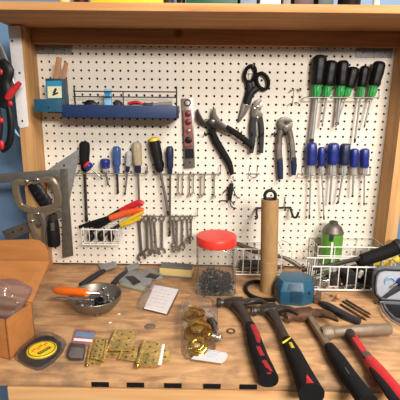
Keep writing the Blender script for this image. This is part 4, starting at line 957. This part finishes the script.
# ------------------------------------------------------------------ hammers
def hammer(label, poll, claw, shaft, grip, mats, inlay=(), zc=.66, face_r=.54, extra=None, tines=True, cat='hammer', claw_w=.42):
    hm, sm, gm = mats
    t = thing('claw_hammer', label, cat, B(*shaft[0][:2]))
    P = [B(x, y, zc) for x, y in poll]
    m = MB(); L = len(P)
    d = (P[1]-P[0]).normalized()
    m.sweep([P[0], P[0]+d*.06, P[0]+d*.42, P[0]+d*.5, P[0]+d*.85], [face_r*.92, face_r, face_r, face_r*.8, face_r*.68], 18)
    m.sweep([P[0]+d*.8]+P[1:], [(face_r*.66, face_r*.66)]+[(.82, .6)]+[(.8, .6)]*(len(P)-2), 14, sq=3)
    m.build('head', hm, t)
    MB().cyl(P[0]-d*.02, P[0]+d*.08, face_r*.86, face_r*.9, 18).build('face', 'steel', t)
    if tines:
        for s in (-1, 1):
            Q = [B(x, y, zc+s*(.2+.1*k)) for k, (x, y) in enumerate(claw)]
            MB().sweep(smooth_path(Q, 4), srad([(.66, .3)]+[(claw_w, .27)]*(len(Q)-2)+[(.08, .12)], 4), 10, sq=3).build('claw_tine', hm, t)
    S = [B(x, y, z) for x, y, z, w in shaft]
    MB().sweep(smooth_path(S, 3), srad([(w, w*.75) for *_, w in shaft], 3), 12, sq=3).build('shaft', sm, t)
    G = [B(x, y, z) for x, y, z, w in grip]
    gr = MB().sweep(smooth_path(G, 4), srad([(w, w*.86) for *_, w in grip], 4), 18, sq=2.4).build('grip', gm, t)
    for nm, pts, w, mm, lb in inlay:
        Q = [B(x, y, z) for x, y, z in pts]
        MB().sweep(smooth_path(Q, 3) if len(Q) > 2 else Q, (srad([(a, .1) for a in w], 3) if len(Q) > 2 else [(a, .1) for a in w]), 10).build(nm, mm, gr, lb)
    return t
h1 = hammer('claw hammer with a red and black rubber grip, nearest the brass knobs', [(216.5, 302.5), (232, 303), (243, 303)], [(243, 302.5), (252, 301), (260, 301), (267, 304)],
            [(235, 303, .62, .85), (239, 308, .62, .72), (245, 317, .6, .52), (252, 330, .62, .46)], [(250, 325, .6, .5), (254.5, 340, .62, .68), (260, 357, .66, .72), (266, 372, .72, .78), (268.5, 379.5, .74, .84)],
            ('dark_steel', 'dark_steel', 'rubber'),
            [('inlay', [(252.5, 325, 1.05), (257, 334, 1.15), (258.5, 343, 1.2)], [.24, .34, .14], 'redgrip', 'red inlay'), ('inlay', [(258, 347, 1.26), (262.5, 356, 1.26)], [.2, .22], 'redgrip', 'red inlay'),
             ('inlay', [(264, 361, 1.3), (270.5, 373, 1.34)], [.2, .34], 'redgrip', 'red inlay')])
h2 = hammer('claw hammer with a black grip and thin yellow ring, second from left', [(251.5, 311), (265, 310), (276, 309)], [(275, 309), (283, 308.5), (291, 310), (298, 314.5)],
            [(269, 310, .62, .8), (273.5, 316, .6, .62), (278, 324, .6, .44), (287, 342, .62, .44)], [(287, 340, .6, .5), (293, 353, .66, .72), (301, 370, .7, .78), (307, 384, .8, .9), (311.5, 394.5, .85, 1.02)],
            ('dark_steel', 'dark_steel', 'rubber'),
            [('ring', [(282.5, 343, 1.02), (286.5, 340.5, 1.14), (290.5, 338, .98)], [.09, .1, .09], 'yellow', 'yellow ring'), ('badge', [(290.3, 343, 1.2), (293, 348, 1.26)], [.16, .16], 'yellowgrip', 'small yellow badge'),
             ('emblem', [(307, 376, 1.56), (310, 383, 1.68)], [.08, .3], 'red', 'red triangle emblem')])
h3 = hammer('rusty claw hammer with a steel shaft and black grip, third from left', [(286, 318), (298, 315), (312, 313)], [(311, 313), (320, 312.5), (329, 315), (338, 321)],
            [(308, 314, .62, .4), (313, 322, .62, .38), (331, 350, .62, .38)], [(329, 346.5, .62, .48), (338, 360, .66, .66), (350, 378, .68, .7), (361, 393, .7, .72), (368, 403, .72, .78)],
            ('rust', 'nickel', 'rubber'), [('print', [(345, 368, 1.22), (349, 374, 1.24)], [.05, .05], 'steel', 'pale printed mark')], claw_w=.55)
h4 = thing('mallet_hammer', 'tan round-headed hammer with a red and black grip at far right', 'hammer', B(355, 334))
hp = [B(321.5, 333, .68), B(323, 333, .68), B(331, 332.3, .68), B(333, 332, .68), B(346, 331, .68), B(358, 330.3, .68), B(389, 329, .68), B(390.5, 329, .68)]
MB().sweep(hp, [.55, .66, .66, .5, .48, .56, .56, .48], 20).build('head', mat('tan aged steel', (136, 116, 96), .5, .3, .15, 1.5, .1), h4)
MB().sweep([B(349, 332, .72), B(354, 340, .66)], [(.55, .4), (.4, .36)], 12).build('collar', 'dark_steel', h4)
MB().sweep([B(351.5, 335, .66), B(367.5, 359, .62)], [(.38, .34), (.38, .34)], 12, sq=3).build('shaft', 'red', h4, 'red shaft')
MB().sweep([B(351.5, 340, .98), B(364, 358, .94)], [(.12, .06), (.12, .06)], 8).build('shaft_stripe', 'black', h4, 'black stripe')
MB().sweep([B(365.5, 355, .62), B(370, 361.5, .62)], [(.46, .44), (.46, .44)], 12).build('ferrule', 'dull', h4, 'grey ferrule')
g4 = MB().sweep(smooth_path([B(369.5, 360.5, .62), B(378, 372, .66), B(389, 386, .68), B(402, 402, .7)], 4), srad([(.52, .48), (.7, .62), (.74, .66), (.8, .68)], 4), 18).build('grip', 'red', h4)
MB().sweep(smooth_path([B(370.5, 369, .95), B(378, 378, 1.05), B(386, 388, 1.1), B(396, 402, 1.1)], 3), srad([(.15, .2), (.34, .25), (.38, .25), (.42, .25)], 3), 10).build('inlay', 'rubber', g4, 'black inlay')
MB().sweep([B(383, 374, 1.2), B(392, 384, 1.25)], [(.06, .05), (.06, .05)], 8).build('emblem', 'brownred', g4)

# ------------------------------------------------------------------ brass hinges
def hinge(label, q, z, side, rows=3, kn=.16, th=.09, tilt=0, holes=True):
    P = bpoly(q, z)
    if tilt: P = [p+V((0, 0, tilt*k)) for p, k in zip(P, (0, 0, 1, 1))]
    t = thing('brass_hinge', label, 'hinge', (sum(P, V())/4))
    lf = MB().prism([lerp(P[i], P[j], f) for i in range(4) for j, f in (((i-1) % 4, .09), ((i+1) % 4, .09))] if side >= 0 else P, (0, 0, th), .025).build('leaf', 'brass', t)
    a, b = P[side], P[(side+1) % 4]
    m = MB()
    for k in range(5): m.cyl(lerp(a, b, k/5+.01)+V((0, 0, th*.6)), lerp(a, b, (k+1)/5-.01)+V((0, 0, th*.6)), kn, None, 12)
    m.build('knuckle', 'brass', t)
    MB().ball(a+V((0, 0, th*.6)), kn*1.1, 10).build('pin_head', 'brass2', t)
    c, d = P[(side+3) % 4], P[(side+2) % 4]
    if holes:
        for k in range(rows):
            for s in (.35, .72):
                p = lerp(lerp(a, c, s), lerp(b, d, s), (k+.5)/rows+(.06 if s > .5 else -.06)); n_ = V((0, 0, th+.005))
                MB().plate_ring(p+n_, (0, 0, 1), .1, .0, .02, 12).build('screw_hole', 'dark_steel', lf)
    return t
hinge('brass hinge full of screw holes at the left of the hinge pile', [(87, 366), (91.5, 341), (105, 343), (101.5, 366)], .05, 0, 4)
hinge('second leaf hinge of brass lying over the leftmost one', [(90, 358), (96, 337.5), (107, 341), (103.5, 361)], .3, 2, 4)
hinge('large brass hinge leaf tilted on top of the hinge pile', [(107, 350.5), (116, 330.5), (137.5, 331), (132, 351)], .35, 0, 3, .12)
hinge('brass hinge showing under the large tilted one', [(104, 357), (110, 347), (128, 349), (125, 359)], .06, 0, 2, .1)
hinge('small brass hinge half hidden in the middle of the pile', [(119, 359), (123, 349), (138, 348), (137, 362)], .14, 0, 2, .12)
hinge('brass hinge with a thick knuckle at the right of the pile', [(137.5, 366), (144.5, 342), (163, 343), (158, 367)], .3, 0, 3, .22)
t = hinge('lowest brass hinge leaf at the far right of the pile', [(150, 366.5), (156, 343), (167, 343.5), (171.5, 361)], .06, 0, 3, .12)
t = thing('paper_slip', 'white paper strip stuck on the right brass hinge', 'paper strip', B(160, 355))
MB().prism(bpoly([(158, 365), (162.5, 344), (165, 344.2), (161.5, 365)], .42), (0, 0, .02)).build('strip', 'paper', t)

# ------------------------------------------------------------------ brass knobs in bag
kb = thing('clear_bag', 'clear plastic bag around the brass door knobs', 'bag', B(200, 340))
MB().prism(bpoly([(181, 311), (190, 304), (212, 307), (218, 318), (217, 340), (216, 352), (186, 362), (180.5, 355)], .02), (0, 0, 1.25), .4, 3).build('film', 'bag2', kb)
def rosette(px, py, z, R, tilt, label, kn=.5, hole=False):
    c = B(px, py, z); ax = V(tilt).normalized(); t = thing('door_knob', label, 'door knob', (c.x, c.y, 0))
    MB().lathe(c-ax*.2, ax, [(0, R*.96), (.05, R), (.14, R*.98), (.22, R*.86), (.25, R*.7), (.2, R*.66), (.24, R*.5), (.28, 0)], 40).build('rosette', 'brass2', t)
    if hole:
        MB().ring(c+ax*.25, ax, R*.52, R*.2, 32, 12).build('ring', 'brass2', t); MB().lathe(c+ax*.12, ax, [(0, R*.3), (.02, R*.28), (.03, 0)], 20).build('socket', 'brass', t)
    else:
        MB().lathe(c, ax, [(0, kn*.5), (.2, kn*.45), (.35, kn*.8), (.55, kn), (.75, kn*.92), (.85, kn*.6), (.88, 0)], 28).build('knob', 'brass2', t)
    return t
rosette(194, 313.5, .5, 1.22, (-.15, -.2, 1), 'brass door knob farthest back in the clear bag', .55)
rosette(198, 331, .55, 1.42, (-.1, -.35, 1), 'largest brass door knob rosette in the middle of the bag', .7)
rosette(197.5, 346, .85, .98, (-.05, -.55, 1), 'ring-shaped brass door knob nearest the front of the bag', .5, True)
t = thing('steel_latch', 'blue grey steel latch part beside the brass knobs', 'latch', B(212, 325))
MB().box(B(212, 323, .4), (.7, 1.3, .6), Matrix.Rotation(.5, 3, 'Z'), .1).build('body', 'dark_steel', t); MB().cyl(B(212, 321, .5), B(217, 329, .5), .22).build('bolt', mat('blue grey steel', (130, 144, 160), .3, .7), t)
t = thing('knob_spindle', 'small brass and chrome spindle poking out of the bag', 'spindle', B(215, 337))
MB().ball(B(208.5, 335, .7), .38).build('brass_end', 'brass2', t); MB().cyl(B(209, 335, .6), B(218, 337.5, .4), .26).build('stem', 'chrome', t); MB().ball(B(219.5, 337.5, .4), (.32, .3, .32)).build('tip', 'chrome', t)
tg = thing('paper_tag', 'white paper tag lying against the bag of brass knobs', 'tag', B(210, 356))
MB().prism(bpoly([(207, 349), (226, 353), (227.8, 355.5), (225.5, 360.5), (222, 363.5), (191, 359), (196, 354)], .3), (0, 0, .03)).build('tag', mat('off white tag', (208, 206, 206), .7, 0, .03), tg)
m = MB()
for k in range(3):
    a = lerp(B(211, 351.5, .34), B(204, 357, .34), k/2.5); m.box(a+V((.5, -.05, 0)), (.75, .05, .01), Matrix.Rotation(-.2, 3, 'Z'))
m.build('print', 'ltblue', tg, 'pale blue print')

# small loose pieces
c = B(231, 331, .06); tag(MB().ring(c, (0, 0, 1), .38, .085, 28, 8).build('ring_washer', 'rust'), 'dark ring washer lying alone beside the brass knobs', 'washer')
for px, py, l in ((119, 314, 'pale chip lying in front of the metal bowl'), (110, 322.5, 'second pale chip nearer the hinges')):
    c = B(px, py, .06); tag(MB().ball(c, (.2, .14, .07), 8).build('wood_chip', 'cream'), l, 'wood chip')
kc = thing('folding_knife', 'black folding utility knife lying between hammers and basket', 'knife', B(340, 312))
MB().sweep(smooth_path([B(320.5, 303, .35), B(328, 306, .4), B(345, 315.5, .4), B(360, 322, .35)], 4), srad([(.22, .25), (.42, .34), (.46, .34), (.34, .3)], 4), 12, sq=3.5).build('handle', 'soot', kc)
MB().sweep([B(330, 308.5, .72), B(345, 316.5, .72)], [(.1, .05), (.1, .05)], 8).build('slider', 'black', kc)
for a, b, l, r in (((343, 301.5), (370.5, 318), 'upper thin dark drill bit right of the folding knife', .15), ((340.5, 304.5), (367, 320.5), 'lower thin dark drill bit right of the folding knife', .15), ((346, 300), (371.5, 315), 'rear thin brown drill bit closest to the grey case', .12)):
    t = thing('drill_bit', l, 'drill bit', B(*a)); MB().cyl(B(*a, .12), lerp(B(*a, .12), B(*b, .12), .45), r, None, 8).build('shank', 'dark_steel', t)
    MB().sweep([lerp(B(*a, .12), B(*b, .12), k) for k in (.44, .6, .75, .9, 1)], [(r*1.1, r*.8), (r*.8, r*1.1), (r*1.1, r*.8), (r*.8, r*1.1), (.02, .02)], 8).build('flutes', 'rust', t)
for px, py, r, m_, l in ((338, 297, .36, 'pencil', 'round tan wooden bead in front of the right basket'), (331, 295.5, .22, 'steel', 'small steel nut in front of the right basket'), (327, 293.5, .2, 'chrome', 'tiny chrome nut at the foot of the basket'), (334, 300, .2, 'steel', 'tiny steel nut beside the folding knife')):
    c = B(px, py, r*.8); t = thing('bead' if m_ == 'pencil' else 'hex_nut', l, 'bead' if m_ == 'pencil' else 'nut', (c.x, c.y, 0))
    if m_ == 'pencil': MB().ball((c.x, c.y, r), r).build('ball', m_, t)
    else: MB().plate_ring((c.x, c.y, r*.5), (0, 0, 1), r, r*.5, r, 6).build('body', m_, t)
t = thing('wooden_block', 'small wooden wedge standing beside the petrol blue housing', 'wood block', B(318, 304))
MB().prism(bpoly([(313.5, 304), (320, 305), (321, 299), (316, 297)], 0), (0, 0, 1.0), .05).build('block', 'wooddk', t)

# grey zip case at right
zc_ = thing('zip_case', 'grey zip tool case standing open at the right edge of the bench', 'case', B(395, 312))
# lid: leaning back
hl, hr = B(380, 301, .5), B(425, 303, .5)
def lidpt(u, h): # u along, h up the lean
    return lerp(hl, hr, u)+V((-.35*0, .9, 0))*(h/4.2*1.2)+V((0, 0, h*1.1))
def lid_poly(i, hmax=3.3):
    pts = []
    for (u, h) in ((.02, .0), (-.13, .6), (-.15, 1.5), (-.13, 2.6), (-.06, 3.15), (.06, 3.35), (.9, 3.35), (1.05, 3.0), (1.1, 2), (1.05, .5), (.98, 0)):
        pts.append(lidpt(.48+(u-.48)*(1-i*.14), 1.65+(h-1.65)*(1-i*.2)))
    return pts
MB().prism(lid_poly(0), (0, .75, .1), .16).build('lid', 'greycase', zc_)
MB().sweep([p+V((0, -.02, 0)) for p in lid_poly(.25)], .12, 8, closed=True).build('zip', 'black', zc_, 'black zip line')
ln = MB().prism(lid_poly(.75), (0, -.08, 0), .03).build('lining', 'liner', zc_, 'light grey lining')
def lp_(u, h): return lidpt(u, h)+V((0, -.12, 0))
MB().prism([lp_(.02, .45), lp_(.12, .35), lp_(.62, 1.75), lp_(.55, 2.1), lp_(.3, 1.55)], (0, -.08, 0), .02).build('strap', 'soot', zc_, 'dark strap')
MB().ring(lp_(.2, 2.05), (0, 1, .1), .55, .09).build('elastic_loop', 'ltblue', zc_)
# base
bpts = [(380, 302), (384, 312), (391, 320), (402, 326), (430, 330), (440, 304)]
MB().prism(bpoly(bpts, .02), (0, 0, .55), .18).build('base', 'greycase', zc_)
ins = [(385, 304.5), (388.5, 311), (395, 317), (405, 321), (428, 324), (434, 306)]
MB().prism(bpoly(ins, .55), (0, 0, .06), .03).build('tray', 'black', zc_, 'dark inner tray')
MB().sweep([B(a, b, .5) for a, b in bpts], .1, 8, closed=True).build('piping', 'greyplastic', zc_)
MB().sweep([B(375, 303, .2), B(379, 301, .35), B(384, 301.5, .4)], [.12, .16, .12], 8).build('zip_pull', 'soot', zc_)
t = thing('rotary_tool', 'blue tool held in the open grey zip case', 'tool', lp_(.45, 2))
MB().sweep([lp_(.36, 2.05)+V((0, -.3, 0)), lp_(.42, 2.2)+V((0, -.3, 0)), lp_(.6, 2.4)+V((0, -.3, 0)), lp_(.8, 2.5)+V((0, -.3, 0))], [.3, .5, .52, .4], 16).build('body', 'navy', t)
MB().cyl(lp_(.34, 2.0)+V((0, -.3, 0)), lp_(.2, 1.6)+V((0, -.25, 0)), .14, .1).build('spindle', 'steel', t)

# ------------------------------------------------------------------ light
def area(name, loc, target, size, sizey, power, col):
    l = bpy.data.lights.new(name, 'AREA'); l.shape = 'RECTANGLE'; l.size = size*I; l.size_y = sizey*I; l.energy = power; l.color = col
    o = bpy.data.objects.new(name, l); COL.objects.link(o); o.location = V(loc)*I
    o.rotation_euler = (V(target)-V(loc)).to_track_quat('-Z', 'Y').to_euler(); return o
area('ceiling_lamp_far', (40, -125, 60), (0, 0, 14), 46, 14, 104, (1, .945, .88))
area('ceiling_lamp_near', (34, -48, 66), (0, -14, 0), 46, 14, 36, (1, .945, .88))
w = bpy.data.worlds.new('world'); scene.world = w; w.use_nodes = True
_n = w.node_tree.nodes; _l = w.node_tree.links          # room around the bench: pale ceiling, dimmer walls, dark floor
_tc = _n.new('ShaderNodeTexCoord'); _sx = _n.new('ShaderNodeSeparateXYZ'); _rp = _n.new('ShaderNodeValToRGB')
_l.new(_tc.outputs['Generated'], _sx.inputs[0]); _mr = _n.new('ShaderNodeMapRange'); _mr.inputs[1].default_value = -1; _l.new(_sx.outputs[2], _mr.inputs[0]); _l.new(_mr.outputs[0], _rp.inputs[0])
_e = _rp.color_ramp.elements; _e[0].position = .4; _e[0].color = (.12, .11, .1, 1); _e[1].position = .85; _e[1].color = (1.8, 1.8, 1.8, 1)
_m = _rp.color_ramp.elements.new(.55); _m.color = (.5, .5, .52, 1)
_l.new(_rp.outputs[0], _n['Background'].inputs['Color']); w.node_tree.nodes['Background'].inputs['Strength'].default_value = .2
vs = scene.view_settings; vs.view_transform = 'Standard'; vs.look = 'None'; vs.exposure = 0; vs.gamma = 1; vs.use_curve_mapping = False
for o in bpy.data.objects:
    if '_loc' in o: del o['_loc']
